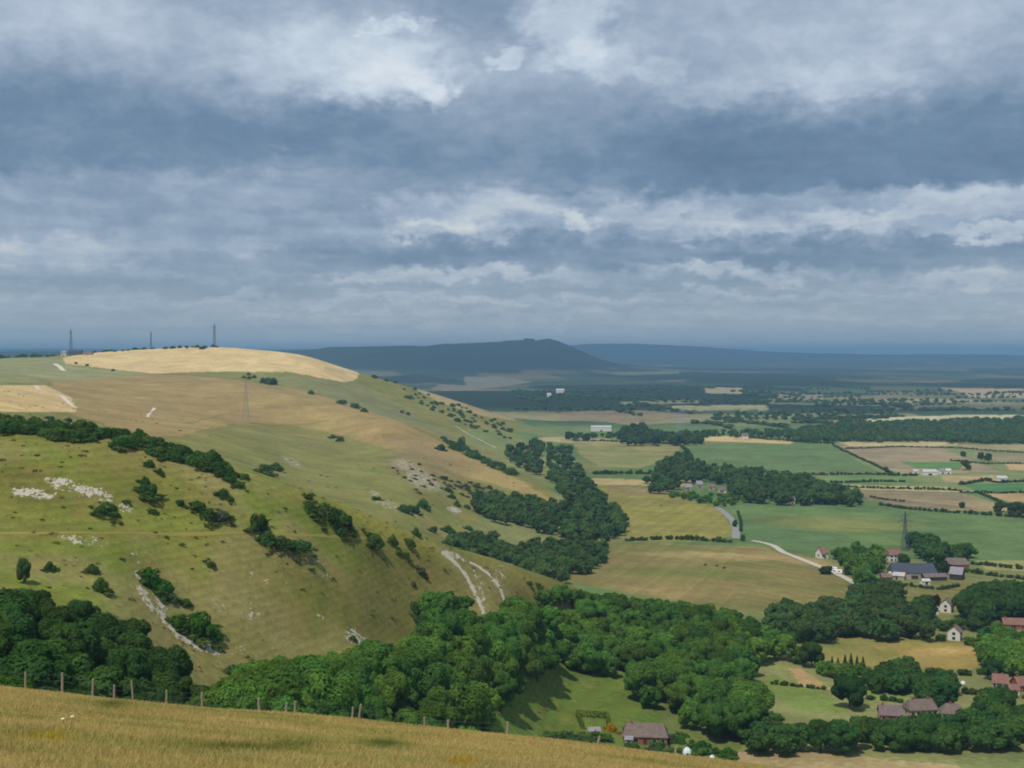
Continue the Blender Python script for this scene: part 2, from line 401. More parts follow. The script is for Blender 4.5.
for pts, cl in [([(430,389.5),(440,384),(466,385.5),(464,377),(500,376.5),(534,382),(500,387),(460,391)], lin(134,124,104)), ([(704,387),(742,388),(742,394),(706,393)], lin(176,160,120)),
                ([(938,388),(1100,389),(1100,398),(972,398),(960,392)], lin(190,160,124)), ([(660,406),(765,405),(770,410),(668,411)], lin(168,160,110)),
                ([(846,424),(870,418),(960,415),(1060,415),(1060,419),(900,422),(850,427)], lin(206,196,150)), ([(780,392),(822,394),(822,400),(775,399)], lin(150,138,108)),
                ([(620,402),(700,399),(700,403),(625,405)], lin(140,140,96)), ([(560,412),(640,410),(700,416),(640,424),(560,420)], lin(140,122,92)),
                ([(700,418),(840,412),(840,420),(720,428)], lin(130,134,86)), ([(540,427),(600,426),(600,431),(545,432)], lin(120,132,80)),
                ([(768,398),(900,402),(880,406),(770,404)], lin(120,128,86)), ([(880,404),(1024,402),(1024,408),(900,410)], lin(120,118,88)),
                ([(610,372),(680,371),(680,374),(620,375)], lin(110,116,84))]:
    poly(pts, cl, 1900, 12000, .62, 1.4)
    poly(pts, cl * .8, 1900, 12000, .5, 2.2)
# near meadow
nearm = 1 - sstep(66, 80, GY)
lay(nearm, lin(150, 130, 66))
lay(nearm * sstep(.45, .65, fbm(GX / 6, GY / 3, 4, 201)), lin(130, 122, 58), .7)
lay(nearm * sstep(.5, .7, fbm(GX / 10 + 9, GY / 5, 4, 211)), lin(160, 136, 80), .6)

# colours of a hazy summer day: nothing vivid
lum = (C * [.3, .55, .15]).sum(1)[:, None]
C[:] = lum + (C - lum) * .93
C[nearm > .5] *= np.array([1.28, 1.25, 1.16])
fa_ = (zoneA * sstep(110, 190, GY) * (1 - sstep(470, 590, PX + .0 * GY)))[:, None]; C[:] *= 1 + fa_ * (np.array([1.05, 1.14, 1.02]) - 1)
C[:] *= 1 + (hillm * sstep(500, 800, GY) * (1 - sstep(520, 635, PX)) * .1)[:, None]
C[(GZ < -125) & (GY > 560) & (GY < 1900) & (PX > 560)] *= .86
# chalk
CH = np.zeros(len(GX))
def chalk(cx, cy, rx, ry, rot, amt, y0, y1):
    sel = (GY > y0) & (GY < y1)
    dx = PX - cx; dy = PY - cy; c, s = math.cos(math.radians(rot)), math.sin(math.radians(rot))
    d = np.sqrt(((dx * c + dy * s) / rx) ** 2 + ((-dx * s + dy * c) / ry) ** 2)
    CH[:] = np.maximum(CH, sel * amt * (1 - sstep(.35, 1.15, d)))
for a in [(34,493,32,9,5,.85,200,420),(66,485,34,10,12,.85,200,420),(95,493,36,9,20,.85,200,420),(124,507,14,8,30,.8,200,420),(80,540,38,8,5,.7,200,420),
          (150,585,10,24,-25,.55,200,420),(165,598,18,13,30,.75,200,420),(185,622,16,9,35,.85,200,420),(205,636,16,8,10,.9,200,420),(135,558,8,12,0,.45,200,420),
          (212,519,22,3.5,6,.8,200,420),(355,636,20,10,30,.85,200,520),(322,575,12,5,0,.75,200,520),(320,616,7,4,30,.95,200,520),(270,580,36,14,10,.42,200,520),(240,610,40,18,10,.42,200,520),(300,560,44,12,10,.45,200,520),
          (292,462,20,6,28,.72,600,1500),(405,465,22,9,15,.75,600,1500),(420,478,26,15,30,.78,600,1500),(432,486,16,9,10,.75,600,1500),(390,505,26,7,15,.65,600,1500),(455,510,12,4,14,.95,600,1500),(375,494,9,5,20,.7,600,1500),
          (478,590,9,16,-15,.45,300,560),(497,578,11,13,35,.5,300,560),(60,520,20,3,3,.3,200,420),(142,585,7,20,-20,.8,200,420),(158,606,14,10,40,.85,200,420),(176,624,12,8,40,.9,200,420),(192,638,14,6,30,.95,200,420),(208,645,12,5,10,.95,200,420),(452,556,13,5,10,.8,300,560),(500,572,9,14,-30,.6,300,560),(480,584,6,16,-25,.55,300,560),(120,605,12,6,0,.3,200,420),(240,650,26,10,0,.5,200,420)]:
    chalk(*a)

def chalk_line(pts, w, k, y0, y1):
    sel = (GY > y0) & (GY < y1); best = np.full(len(GX), 1e9)
    wob = 1 + 1.1 * (fbm(GX / 4.5, GY / 4.5, 3, 191) - .5)
    for (ax, ay), (bx_, by_) in zip(pts, pts[1:]):
        vx, vy = bx_ - ax, by_ - ay; t = np.clip(((PX - ax) * vx + (PY - ay) * vy) / (vx * vx + vy * vy), 0, 1)
        best = np.minimum(best, np.hypot(PX - ax - t * vx, PY - ay - t * vy))
    CH[:] = np.maximum(CH, sel * k * (1 - sstep(.45, 1.25, best / (w * wob))))
chalk_line([(443,552),(455,562),(465,574),(472,587),(478,600),(484,613),(494,624)], 2.1, 1.5, 300, 560)
chalk_line([(444,552),(454,555),(464,560)], 2.4, 1.1, 300, 560)
chalk_line([(470,562),(484,570),(494,580),(501,590),(505,602)], 1.6, 1.4, 300, 560)
chalk_line([(474,570),(481,584),(484,600)], 1.6, .9, 300, 560)
chalk_line([(137,572),(141,586),(150,599),(163,606)], 3.0, .85, 200, 420)
chalk_line([(138,588),(148,602),(160,612),(168,624),(182,638),(198,648),(218,652)], 4.4, .92, 200, 420)
chalk_line([(20,490),(50,496)], 5.0, 1.0, 200, 420)
ok_face = np.ones((NR - 1, NC - 1), bool)
ii = np.arange(NR * NC).reshape(NR, NC)
Fq = np.stack([ii[:-1, :-1], ii[:-1, 1:], ii[1:, 1:], ii[1:, :-1]], -1).reshape(-1, 4)
gmat, nt, bs = new_mat('ground_mat')
at_c = nt.new('ShaderNodeAttribute', attribute_name='col').outputs['Color']
at_k = nt.new('ShaderNodeAttribute', attribute_name='chalk').outputs['Fac']
at_h = nt.new('ShaderNodeAttribute', attribute_name='hillside').outputs['Fac']
pos = nt.new('ShaderNodeNewGeometry').outputs['Position']
sep = nt.new('ShaderNodeSeparateXYZ'); nt.l.new(pos, sep.inputs[0])
na = nt.noise(pos, .045, 5, .6); nb = nt.noise(pos, .35, 4, .6); nc = nt.noise(pos, 1.7, 4, .65)
v = nt.math('ADD', nt.math('MULTIPLY', na, .55), nt.math('ADD', nt.math('MULTIPLY', nb, .55), nt.math('MULTIPLY', nc, .55)))
v = nt.rng(v, .5, 1.15, .52, 1.48, False)
# sheep-worn terraces run along the contours
tw = nt.math('SINE', nt.math('ADD', nt.math('MULTIPLY', sep.outputs[2], 3.6), nt.math('MULTIPLY', nb, 9.0)))
tw = nt.math('MULTIPLY_ADD', nt.math('MULTIPLY', tw, nt.rng(sep.outputs[1], 420, 600, 1, 0)), .075, 1.0)
v = nt.math('MULTIPLY', v, tw)
at_r = nt.new('ShaderNodeAttribute', attribute_name='rows').outputs['Fac']; at_ra = nt.new('ShaderNodeAttribute', attribute_name='rowamt').outputs['Fac']
rw = nt.math('SINE', nt.math('ADD', nt.math('MULTIPLY', at_r, .52), nt.math('MULTIPLY', nb, 2.0)))
rw2 = nt.math('GREATER_THAN', nt.math('SINE', nt.math('ADD', nt.math('MULTIPLY', at_r, .26), nt.math('MULTIPLY', na, 1.0))), .965)
rw = nt.math('ADD', nt.math('MULTIPLY', rw, .05), nt.math('MULTIPLY', rw2, .12))
v = nt.math('MULTIPLY', v, nt.math('MULTIPLY_ADD', rw, at_ra, 1.0))
pm = nt.noise(pos, .017, 5, .65); v = nt.math('MULTIPLY', v, nt.rng(pm, .32, .68, .84, 1.16, False))
vec = nt.new('ShaderNodeCombineXYZ'); [nt.l.new(v, vec.inputs[i]) for i in range(3)]
col = nt.mix(1.0, at_c, vec.outputs[0], 'MULTIPLY')
dryn = nt.rng(nt.noise(pos, .11, 4, .6), .5, .72)
col = nt.mix(nt.math('MULTIPLY', nt.math('MULTIPLY', dryn, at_h), .38), col, lin(146, 122, 70))
tuft = nt.rng(nt.noise(pos, .8, 3, .6), .56, .66)
col = nt.mix(nt.math('MULTIPLY', nt.math('MULTIPLY', tuft, at_h), .3), col, lin(78, 88, 34))
# chalk showing through in broken lumps
st = nt.mapping(pos, (1.0, .55, .8))
cn = nt.math('ADD', nt.math('MULTIPLY', nt.noise(st, .42, 4, .7), .5), nt.math('MULTIPLY', nt.noise(st, 1.5, 3, .6), .5))
cm = nt.math('SUBTRACT', nt.math('ADD', cn, nt.math('MULTIPLY', at_k, .22)), .66)
cm = nt.math('MULTIPLY', nt.rng(cm, 0, .05), nt.rng(at_k, .02, .12))
ccol = nt.mix(nt.noise(pos, .9, 3, .6), lin(150, 138, 116), lin(204, 198, 184))
col = nt.mix(cm, col, ccol)
nt.l.new(col, bs.inputs['Base Color'])
bs.inputs['Roughness'].default_value = 1.0; bs.inputs['Specular IOR Level'].default_value = .05
bmp = nt.new('ShaderNodeBump', inp={'Height': nt.math('ADD', nb, nt.math('MULTIPLY', nc, .4)), 'Strength': .35, 'Distance': .6})
nt.l.new(bmp.outputs[0], bs.inputs['Normal'])
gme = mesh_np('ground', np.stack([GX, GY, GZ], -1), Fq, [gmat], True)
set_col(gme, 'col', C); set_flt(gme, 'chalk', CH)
hm = (zoneA | (hillm & (GY < 1500))).astype(float)
set_flt(gme, 'hillside', hm)
ang = np.where(PX > 736, .9, np.where(PY < 478, 1.25, -.35)); ang = np.where((PX > 680) & (PY < 476) & (PX < 860), .35, ang)
set_flt(gme, 'rows', GX * np.cos(ang) + GY * np.sin(ang))
set_flt(gme, 'rowamt', (sstep(560, 620, GY) * (1 - sstep(1300, 2000, GY)) * (GZ < -128)))
ground = link(bpy.data.objects.new('ground', gme)); tag(ground, 'rolling chalk downland falling to a patchwork of fields on the plain', 'ground', kind='structure')

# ------------------------------------------------------------------ camera, sun, sky
cam = bpy.data.cameras.new('camera'); cam.sensor_width = 36; cam.lens = 36 * F / 1024; cam.clip_start = .5; cam.clip_end = 80000
camo = link(bpy.data.objects.new('camera', cam)); camo.rotation_euler = (PI / 2 - TH, 0, 0); scene.camera = camo
sl = bpy.data.lights.new('sun', 'SUN'); sl.energy = 2.7; sl.angle = math.radians(1.2); sl.color = (1, .95, .86)
so = link(bpy.data.objects.new('sun', sl)); so.rotation_euler = SUN.to_track_quat('Z', 'Y').to_euler(); so.location = (-300, 0, 400)

W = bpy.data.worlds.new('World'); scene.world = W; W.use_nodes = True
wn = NT(W.node_tree); W.node_tree.nodes.clear()
D = wn.new('ShaderNodeTexCoord').outputs['Generated']
sky = wn.new('ShaderNodeTexSky', sky_type='NISHITA', sun_disc=False, sun_elevation=math.asin(SUN.z), sun_rotation=math.atan2(SUN.x, SUN.y))
bg1 = wn.new('ShaderNodeBackground', inp={'Color': sky.outputs[0], 'Strength': .09})
sx = wn.new('ShaderNodeSeparateXYZ'); wn.l.new(D, sx.inputs[0])
X_, Y_, Z_ = sx.outputs
az = wn.math('MULTIPLY', wn.math('ARCTAN2', X_, Y_), F)
el = wn.math('MULTIPLY', wn.math('ARCSINE', Z_), F)
zc = wn.math('ADD', wn.math('MAXIMUM', Z_, 0.0), .07)
cv = wn.new('ShaderNodeCombineXYZ'); wn.l.new(wn.math('DIVIDE', X_, zc), cv.inputs[0]); wn.l.new(wn.math('DIVIDE', Y_, zc), cv.inputs[1])
P = cv.outputs[0]
ae = wn.new('ShaderNodeCombineXYZ'); wn.l.new(az, ae.inputs[0]); wn.l.new(el, ae.inputs[1]); AE = ae.outputs[0]
# ragged edges: bend the bearings with noise before laying the cloud banks
wa = wn.new('ShaderNodeTexNoise', inp={'Vector': wn.mapping(AE, (1, 1.7, 1)), 'Scale': .017, 'Detail': 8, 'Roughness': .62})
off = wn.new('ShaderNodeVectorMath', operation='SUBTRACT'); wn.l.new(wa.outputs['Color'], off.inputs[0]); off.inputs[1].default_value = (.5, .5, .5)
off2 = wn.new('ShaderNodeVectorMath', operation='MULTIPLY'); wn.l.new(off.outputs[0], off2.inputs[0]); off2.inputs[1].default_value = (130, 62, 0)
aw = wn.new('ShaderNodeVectorMath', operation='ADD'); wn.l.new(AE, aw.inputs[0]); wn.l.new(off2.outputs[0], aw.inputs[1]); AW = aw.outputs[0]
wb = wn.new('ShaderNodeTexNoise', inp={'Vector': wn.mapping(AE, (1, 1.5, 1), (0, 0, 0), (31, 7, 0)), 'Scale': .055, 'Detail': 4, 'Roughness': .55})
ob = wn.new('ShaderNodeVectorMath', operation='SUBTRACT'); wn.l.new(wb.outputs['Color'], ob.inputs[0]); ob.inputs[1].default_value = (.5, .5, .5)
oc_ = wn.new('ShaderNodeVectorMath', operation='MULTIPLY_ADD'); wn.l.new(ob.outputs[0], oc_.inputs[0]); oc_.inputs[1].default_value = (34, 24, 0); wn.l.new(AW, oc_.inputs[2]); AW = oc_.outputs[0]
# cloud banks: (px, py, rx, ry, amount, hardness)
BANKS = [  # bearing x, row, half width, height above, height below, amount, hardness
 (110,152,290,84,24,-.17,.4),(520,168,260,70,22,-.10,.3),(870,176,300,66,14,-.23,.4),(330,125,120,26,20,-.06,.2),(690,120,110,40,40,-.08,.2),
 (40,8,150,60,60,.12,.2),(250,70,140,60,50,.10,.15),(350,60,130,60,44,.12,.35),(392,84,62,42,26,.17,.5),(428,98,24,18,14,.10,.7),(330,40,50,24,24,.08,.5),
 (566,30,46,34,36,.19,.4),(500,64,26,12,12,.18,.6),(604,62,44,22,20,.13,.6),(660,74,26,14,14,.10,.6),(480,20,60,40,26,-.08,.3),(384,34,26,9,8,.12,.7),(418,34,18,7,6,.10,.7),(850,90,60,24,14,.08,.6),(720,96,50,18,12,.07,.6),(290,164,34,10,9,.09,.6),(500,232,24,8,6,.08,.7),
 (880,40,240,70,70,.13,.15),(780,105,80,40,24,.06,.4),(1000,90,70,60,30,-.06,.3),(930,20,60,30,30,.06,.4),
 (470,210,92,22,16,.19,.4),(430,226,40,10,9,.12,.7),(576,222,28,11,11,.18,.5),(640,214,90,12,10,.12,.5),(770,228,120,14,10,.14,.4),(975,203,86,22,16,.12,.7),(1005,233,90,9,7,.16,.6),(880,224,80,8,8,.07,.5),
 (60,252,90,16,12,.08,.6),(245,244,28,14,10,.06,.4),(120,218,160,26,20,-.03,.3),(390,195,130,14,16,-.09,.4),(560,254,250,18,12,-.17,.45),(920,256,220,16,12,-.14,.4),(250,262,170,14,10,-.07,.4),
 (110,288,190,12,9,-.10,.4),(440,275,130,8,7,.12,.5),(740,272,90,8,8,.13,.6),(960,280,90,9,8,.10,.5),(340,300,190,7,6,.09,.5),(700,298,260,6,5,.07,.5),(560,318,560,7,6,.10,.4),(650,288,200,6,6,-.06,.4)]
acc = None
for bi, (bx, by, rx, ru, rd, am, hd) in enumerate(BANKS):
    if bi % 4 == 0 and acc is not None:            # evaluate the banks one batch after the other (short shader stack)
        nx = wn.new('ShaderNodeVectorMath', operation='MULTIPLY_ADD'); wn.l.new(acc, nx.inputs[0]); nx.inputs[1].default_value = (1e-6, 1e-6, 0); wn.l.new(AW, nx.inputs[2]); AW = nx.outputs[0]
    a_ = math.atan((bx - 512) / F) * F; e_ = math.atan(((352 - by) / F) * math.cos(a_ / F)) * F
    dv = wn.new('ShaderNodeVectorMath', operation='MULTIPLY_ADD'); wn.l.new(AW, dv.inputs[0]); dv.inputs[1].default_value = (1 / rx, 1 / ru, 0); dv.inputs[2].default_value = (-a_ / rx, -e_ / ru, 0)
    de = wn.new('ShaderNodeVectorMath', operation='MULTIPLY'); wn.l.new(dv.outputs[0], de.inputs[0]); de.inputs[1].default_value = (1, -ru / rd, 1)
    dw = wn.new('ShaderNodeVectorMath', operation='MAXIMUM'); wn.l.new(dv.outputs[0], dw.inputs[0]); wn.l.new(de.outputs[0], dw.inputs[1])   # taller above than below: flat cloud bases
    ln = wn.new('ShaderNodeVectorMath', operation='LENGTH'); wn.l.new(dw.outputs[0], ln.inputs[0])
    g = wn.rng(ln.outputs['Value'], hd, 1.38 if hd < .5 else 1.28, am, 0.0)
    acc = g if acc is None else wn.math('ADD', acc, g)
fb1 = wn.noise(P, .42, 8, .58, .35); fb2 = wn.noise(wn.mapping(P, (1, 1, 1), (0, 0, 0), (7.3, 2.1, 0)), 1.5, 7, .6, .4)
tex = wn.math('ADD', wn.math('MULTIPLY', wn.math('SUBTRACT', fb1, .5), .46), wn.math('MULTIPLY', wn.math('SUBTRACT', fb2, .5), .34))
fine = wn.noise(wn.mapping(AE, (1, 1.6, 1)), .026, 8, .62, .3)
tex = wn.math('ADD', tex, wn.math('MULTIPLY', wn.math('SUBTRACT', fine, .5), .30))
val = wn.math('ADD', wn.math('MULTIPLY', wn.math('ADD', acc, tex), 1.22), .535)
ramp = wn.new('ShaderNodeValToRGB'); wn.l.new(val, ramp.inputs[0])
els = ramp.color_ramp.elements
STOPS = [(.10, (90,115,142)), (.30, (107,132,158)), (.48, (134,153,175)), (.64, (160,175,194)), (.84, (188,202,216)), (1.0, (214,222,230))]
while len(els) < len(STOPS): els.new(.5)
for e, (p, c) in zip(els, STOPS): e.position = p; e.color = (*lin(*c), 1)
warm = wn.math('MULTIPLY', wn.rng(val, .58, .9), wn.rng(el, 90, 230, .55, 0.0))
rampc = wn.mix(warm, ramp.outputs[0], lin(206, 206, 200))
low = wn.rng(el, 0, 120, .72, 0.0)
ccol = wn.mix(low, rampc, lin(154, 168, 178))
bg2 = wn.new('ShaderNodeBackground', inp={'Color': ccol, 'Strength': .9})
ms = wn.new('ShaderNodeMixShader', inp={0: .95}); wn.l.new(bg1.outputs[0], ms.inputs[1]); wn.l.new(bg2.outputs[0], ms.inputs[2])
wo = wn.new('ShaderNodeOutputWorld'); wn.l.new(ms.outputs[0], wo.inputs[0])
W.cycles.sampling_method = 'AUTOMATIC'

# ------------------------------------------------------------------ haze
zb = float(GZ.min()) - 2; zt = 104.0
bmh = bmesh.new(); bmesh.ops.create_cube(bmh, size=1.0)
xm = float(np.abs(GX).max()) + 200
for v_ in bmh.verts:
    v_.co = ((v_.co.x) * 2 * xm, -150 + (v_.co.y + .5) * (34400 + 150), zb + (v_.co.z + .5) * (zt - zb))
hme = bpy.data.meshes.new('haze'); bmh.to_mesh(hme); bmh.free()
hm_ = bpy.data.materials.new('haze_mat'); hm_.use_nodes = True; hn = NT(hm_.node_tree); hm_.node_tree.nodes.clear()
pv = hn.new('ShaderNodeVolumePrincipled', inp={'Color': (.285, .495, .755, 1), 'Density': 0.96e-4, 'Anisotropy': 0.0})
ho = hn.new('ShaderNodeOutputMaterial'); hn.l.new(pv.outputs[0], ho.inputs['Volume'])
hme.materials.append(hm_)
haze = link(bpy.data.objects.new('haze', hme)); tag(haze, 'thin blue summer haze over the plain', 'haze', kind='stuff')

vs = scene.view_settings; vs.view_transform = 'Standard'; vs.look = 'None'; vs.exposure = EXPO; vs.gamma = 1; vs.use_curve_mapping = False
scene.cycles.use_denoising = True; scene.cycles.filter_width = 1.9
try: scene.cycles.denoiser = 'OPENIMAGEDENOISE'
except Exception: pass
scene.cycles.max_bounces = 5; scene.cycles.volume_bounces = 1; scene.cycles.diffuse_bounces = 2; scene.cycles.transparent_max_bounces = 8
# ------------------------------------------------------------------ foliage
leafm, nt, bs = new_mat('leaf_mat')
oc = nt.new('ShaderNodeObjectInfo').outputs['Color']
tn = nt.new('ShaderNodeAttribute', attribute_name='tint').outputs['Color']
lc = nt.mix(1.0, oc, tn, 'MULTIPLY')
nt.l.new(lc, bs.inputs['Base Color']); bs.inputs['Roughness'].default_value = 1.0; bs.inputs['Specular IOR Level'].default_value = .03
tr = nt.new('ShaderNodeBsdfTranslucent'); nt.l.new(nt.mix(1.0, lc, (1.08, 1.14, .72), 'MULTIPLY'), tr.inputs[0])
mx = nt.new('ShaderNodeMixShader', inp={0: .44}); nt.l.new(bs.outputs[0], mx.inputs[1]); nt.l.new(tr.outputs[0], mx.inputs[2])
nt.l.new(mx.outputs[0], leafm.node_tree.nodes['Material Output'].inputs[0])
barkm, nt, bs = new_mat('bark_mat')
pz = nt.new('ShaderNodeTexCoord').outputs['Object']
nt.l.new(nt.mix(nt.noise(nt.mapping(pz, (6, 6, 1.5)), 6, 4), lin(58, 50, 40), lin(98, 88, 74)), bs.inputs['Base Color'])

def sphere(n, r): 
    v = r.normal(size=(n, 3)); return v / np.linalg.norm(v, axis=1)[:, None]
def quads(P, Nn, size, r, aspect=.75):
    """leaf clumps: quads at P facing Nn"""
    n = len(P); t = np.cross(Nn, sphere(n, r)); t /= np.linalg.norm(t, axis=1)[:, None] + 1e-9
    b = np.cross(Nn, t); h = (size * .5)[:, None]
    bend = Nn * h * .35
    V = np.stack([P - t*h - b*h*aspect - bend, P + t*h*1.05 - b*h*aspect*.8, P + t*h*.9 + b*h*aspect - bend, P - t*h*.8 + b*h*aspect*1.1], 1).reshape(-1, 3)
    return V, np.arange(4 * n).reshape(-1, 4)
def crown_np(seed, nl, nleaf, leaf, rad=.46, zb=.16, bushy=False, round_=.6):
    r = np.random.default_rng(seed)
    ctr = np.array([0, 0, (zb + 1) / 2]); ax = np.array([rad, rad, (1 - zb) / 2])
    d = sphere(nl * 3, r); d = d[d[:, 2] > -.75][:nl]
    lr = r.uniform(.20, .42, len(d))
    cs = ctr + d * ax * (1 - lr[:, None] * .85) * r.uniform(.78, 1.14, (len(d), 1))
    cs = np.vstack([cs, ctr + [[0, 0, .02]], ctr + [[0, 0, .16]]]); lr = np.append(lr, [round_, round_ * .8]) * rad * 1.02
    if bushy:
        a = r.uniform(0, 2*PI, nl); q = np.sqrt(r.uniform(0, 1, nl)) * rad * .72
        lr = r.uniform(.24, .42, nl) * (1 - .3 * q / rad); cs = np.stack([q*np.cos(a), q*np.sin(a), r.uniform(.12, .62, nl) * (1 - .5 * q / rad)], 1)
        m = nl * 2; a = r.uniform(0, 2*PI, m); q = rad * r.uniform(.55, 1.05, m); l2 = r.uniform(.10, .20, m)
        cs = np.vstack([cs, np.stack([q*np.cos(a), q*np.sin(a), r.uniform(.02, .16, m)], 1)]); lr = np.append(lr, l2)
    cnt = (lr ** 2 / (lr ** 2).sum() * nleaf * 2.2).astype(int)
    PP, NN, TT = [], [], []
    for k in range(len(cs)):
        dd = sphere(cnt[k], r); p = cs[k] + dd * lr[k] * r.uniform(.86, 1.06, (cnt[k], 1)) * (1 + .10 * np.sin(dd[:, :1] * 9 + k) * np.cos(dd[:, 1:2] * 8 - k))
        inside = np.zeros(len(p), bool)
        for j in range(len(cs)):
            if j != k: inside |= np.linalg.norm(p - cs[j], axis=1) < lr[j] * .84
        keep = ~inside & (p[:, 2] > zb * .7)
        PP.append(p[keep]); NN.append(dd[keep]); TT.append(np.full(keep.sum(), r.uniform(.84, 1.2)))
    P = np.vstack(PP); N0 = np.vstack(NN); T = np.concatenate(TT)
    if len(P) > nleaf:
        i = r.permutation(len(P))[:nleaf]; P, N0, T = P[i], N0[i], T[i]
    Nn = N0 + .27 * r.normal(size=N0.shape) + [0, 0, .15]; Nn /= np.linalg.norm(Nn, axis=1)[:, None]
    V, Q = quads(P, Nn, leaf * r.uniform(.55, 1.35, len(P)), r)
    T = T * r.uniform(.9, 1.12, len(P)); warm = r.uniform(-.10, .12, len(P))
    tint = np.stack([T * (1 + warm * 1.4), T, T * (1 - warm)], 1)
    return V, Q, np.repeat(tint, 4, 0)
def crown_me(name, *a, **k):
    V, Q, T = crown_np(*a, **k); me = mesh_np(name, V, Q, [leafm]); set_col(me, 'tint', T); return me

CR_NEAR = [crown_me('crown', 100 + i, 12 + 4 * i, 9000, .040, rad=.40 + .035 * (i % 4), zb=.08 + .04 * (i % 3), round_=.5) for i in range(8)]
CR_MID = [crown_me('crown', 200 + i, 11 + 3 * i, 2600, .066, rad=.42 + .04 * (i % 3), zb=.10, round_=.5) for i in range(6)]
LOD_M = [crown_np(300 + i, 10 + i, 520, .125, rad=.50, zb=.06) for i in range(4)]
LOD_F = [crown_np(400 + i, 8, 130, .24, rad=.55, zb=.03) for i in range(4)]
BUSH = [crown_me('foliage', 500 + i, 9 + i, 1300, .11, rad=.62, zb=.0, bushy=True) for i in range(7)]
CONE = []
def cone_me(seed):
    r = np.random.default_rng(seed); n = 900
    z = r.uniform(.04, 1, n) ** .9; rr = (1 - z) * .2 * (1 + .25 * np.sin(z * 40)) + .015; a = r.uniform(0, 2*PI, n)
    P = np.stack([rr*np.cos(a), rr*np.sin(a), z], 1); N = np.stack([np.cos(a), np.sin(a), .4 + 0*a], 1) + .3 * r.normal(size=(n, 3))
    N /= np.linalg.norm(N, axis=1)[:, None]
    V, Q = quads(P, N, .07 * r.uniform(.6, 1.2, n), r); me = mesh_np('crown', V, Q, [leafm]); set_col(me, 'tint', np.repeat(np.repeat(r.uniform(.75, 1.2, (n, 1)), 3, 1), 4, 0)); return me
CONE = [cone_me(600), cone_me(601)]

def tube(bm, pts, rads, seg=7):
    rings = []
    for i, (p, r) in enumerate(zip(pts, rads)):
        p = Vector(p); a = Vector(pts[max(i-1, 0)]); b = Vector(pts[min(i+1, len(pts)-1)])
        t = (b - a).normalized(); x = t.orthogonal().normalized(); y = t.cross(x)
        rings.append([bm.verts.new(p + (x * math.cos(2*PI*k/seg) + y * math.sin(2*PI*k/seg)) * r) for k in range(seg)])
    for a, b in zip(rings, rings[1:]):
        for k in range(seg): bm.faces.new((a[k], a[(k+1) % seg], b[(k+1) % seg], b[k]))
    bm.faces.new(rings[0][::-1]); bm.faces.new(rings[-1])
def bm_obj(name, bm, mat, parent=None, bevel=0):
    bmesh.ops.recalc_face_normals(bm, faces=bm.faces)
    me = bpy.data.meshes.new(name); bm.to_mesh(me); bm.free()
    for m in (mat if isinstance(mat, (list, tuple)) else [mat]): me.materials.append(m)
    return link(bpy.data.objects.new(name, me), parent)
def trunk_me(seed, thick=.03):
    r = random.Random(seed); bm = bmesh.new()
    tube(bm, [(0,0,-.06),(0,0,.02),(r.uniform(-.01,.01),0,.2),(r.uniform(-.02,.02),r.uniform(-.02,.02),.42),(0,0,.62)], [thick*1.4, thick, thick*.8, thick*.55, thick*.2])
    for k in range(5):
        a = r.uniform(0, 2*PI); z = r.uniform(.18, .38); l = r.uniform(.16, .28)
        tube(bm, [(0,0,z),(l*.5*math.cos(a), l*.5*math.sin(a), z+.09),(l*math.cos(a), l*math.sin(a), z+.24)], [thick*.5, thick*.36, thick*.1], 5)
    me = bpy.data.meshes.new('trunk'); bm.to_mesh(me); bm.free(); me.materials.append(barkm); return me
TRUNK = [trunk_me(i) for i in range(4)]
STEM = []
for i in range(3):
    bm = bmesh.new(); r = random.Random(50 + i)
    for k in range(4):
        a = r.uniform(0, 2*PI); tube(bm, [(0,0,-.1),(.12*math.cos(a),.12*math.sin(a),.25),(.3*math.cos(a),.3*math.sin(a),.6)], [.05,.035,.012], 5)
    me = bpy.data.meshes.new('stem'); bm.to_mesh(me); bm.free(); me.materials.append(barkm); STEM.append(me)

# tree and bush kinds share meshes; every plant is its own empty with its parts
def plant(name, crown, stem, stemname, crownname, loc, h, wid, col, label, cat, group, rz=None):
    o = empty(name, loc, random.uniform(0, 2*PI) if rz is None else rz)
    o.scale = (wid, wid * random.uniform(.92, 1.08), h)
    c = link(bpy.data.objects.new(crownname, crown), o); c.color = (*col, 1)
    link(bpy.data.objects.new(stemname, stem), o)
    tag(o, label, cat, group)
    if cat == 'bush': BP.append((o.location.x, o.location.y, wid, h, col))
    return o
BP = []
def gcol(base, v=.18, r=random):
    k = 1 + r.uniform(-v, v) * 1.3; w = r.uniform(-.2, .2)
    return (base[0] * k * (1 + w), base[1] * k, base[2] * k * (1 - .6 * w))
G_DARK = lin(72, 103, 49); G_MID = lin(92, 127, 54); G_LIGHT = lin(104, 130, 50); G_BLUE = lin(82, 108, 58); G_YEL = lin(118, 132, 46); G_SCRUB = lin(66, 86, 46)
G_RED = lin(70, 52, 38)

TREES = []      # (apparent size, x, y, z, h, width, colour, label, group)
STUFF_M, STUFF_F = [], []
def cand(x, y, h, wid, col, label, group, z=None):
    z = tz(x, y) if z is None else z
    TREES.append((F * h / y, x, y, z - .25, h, wid, col, label, group))

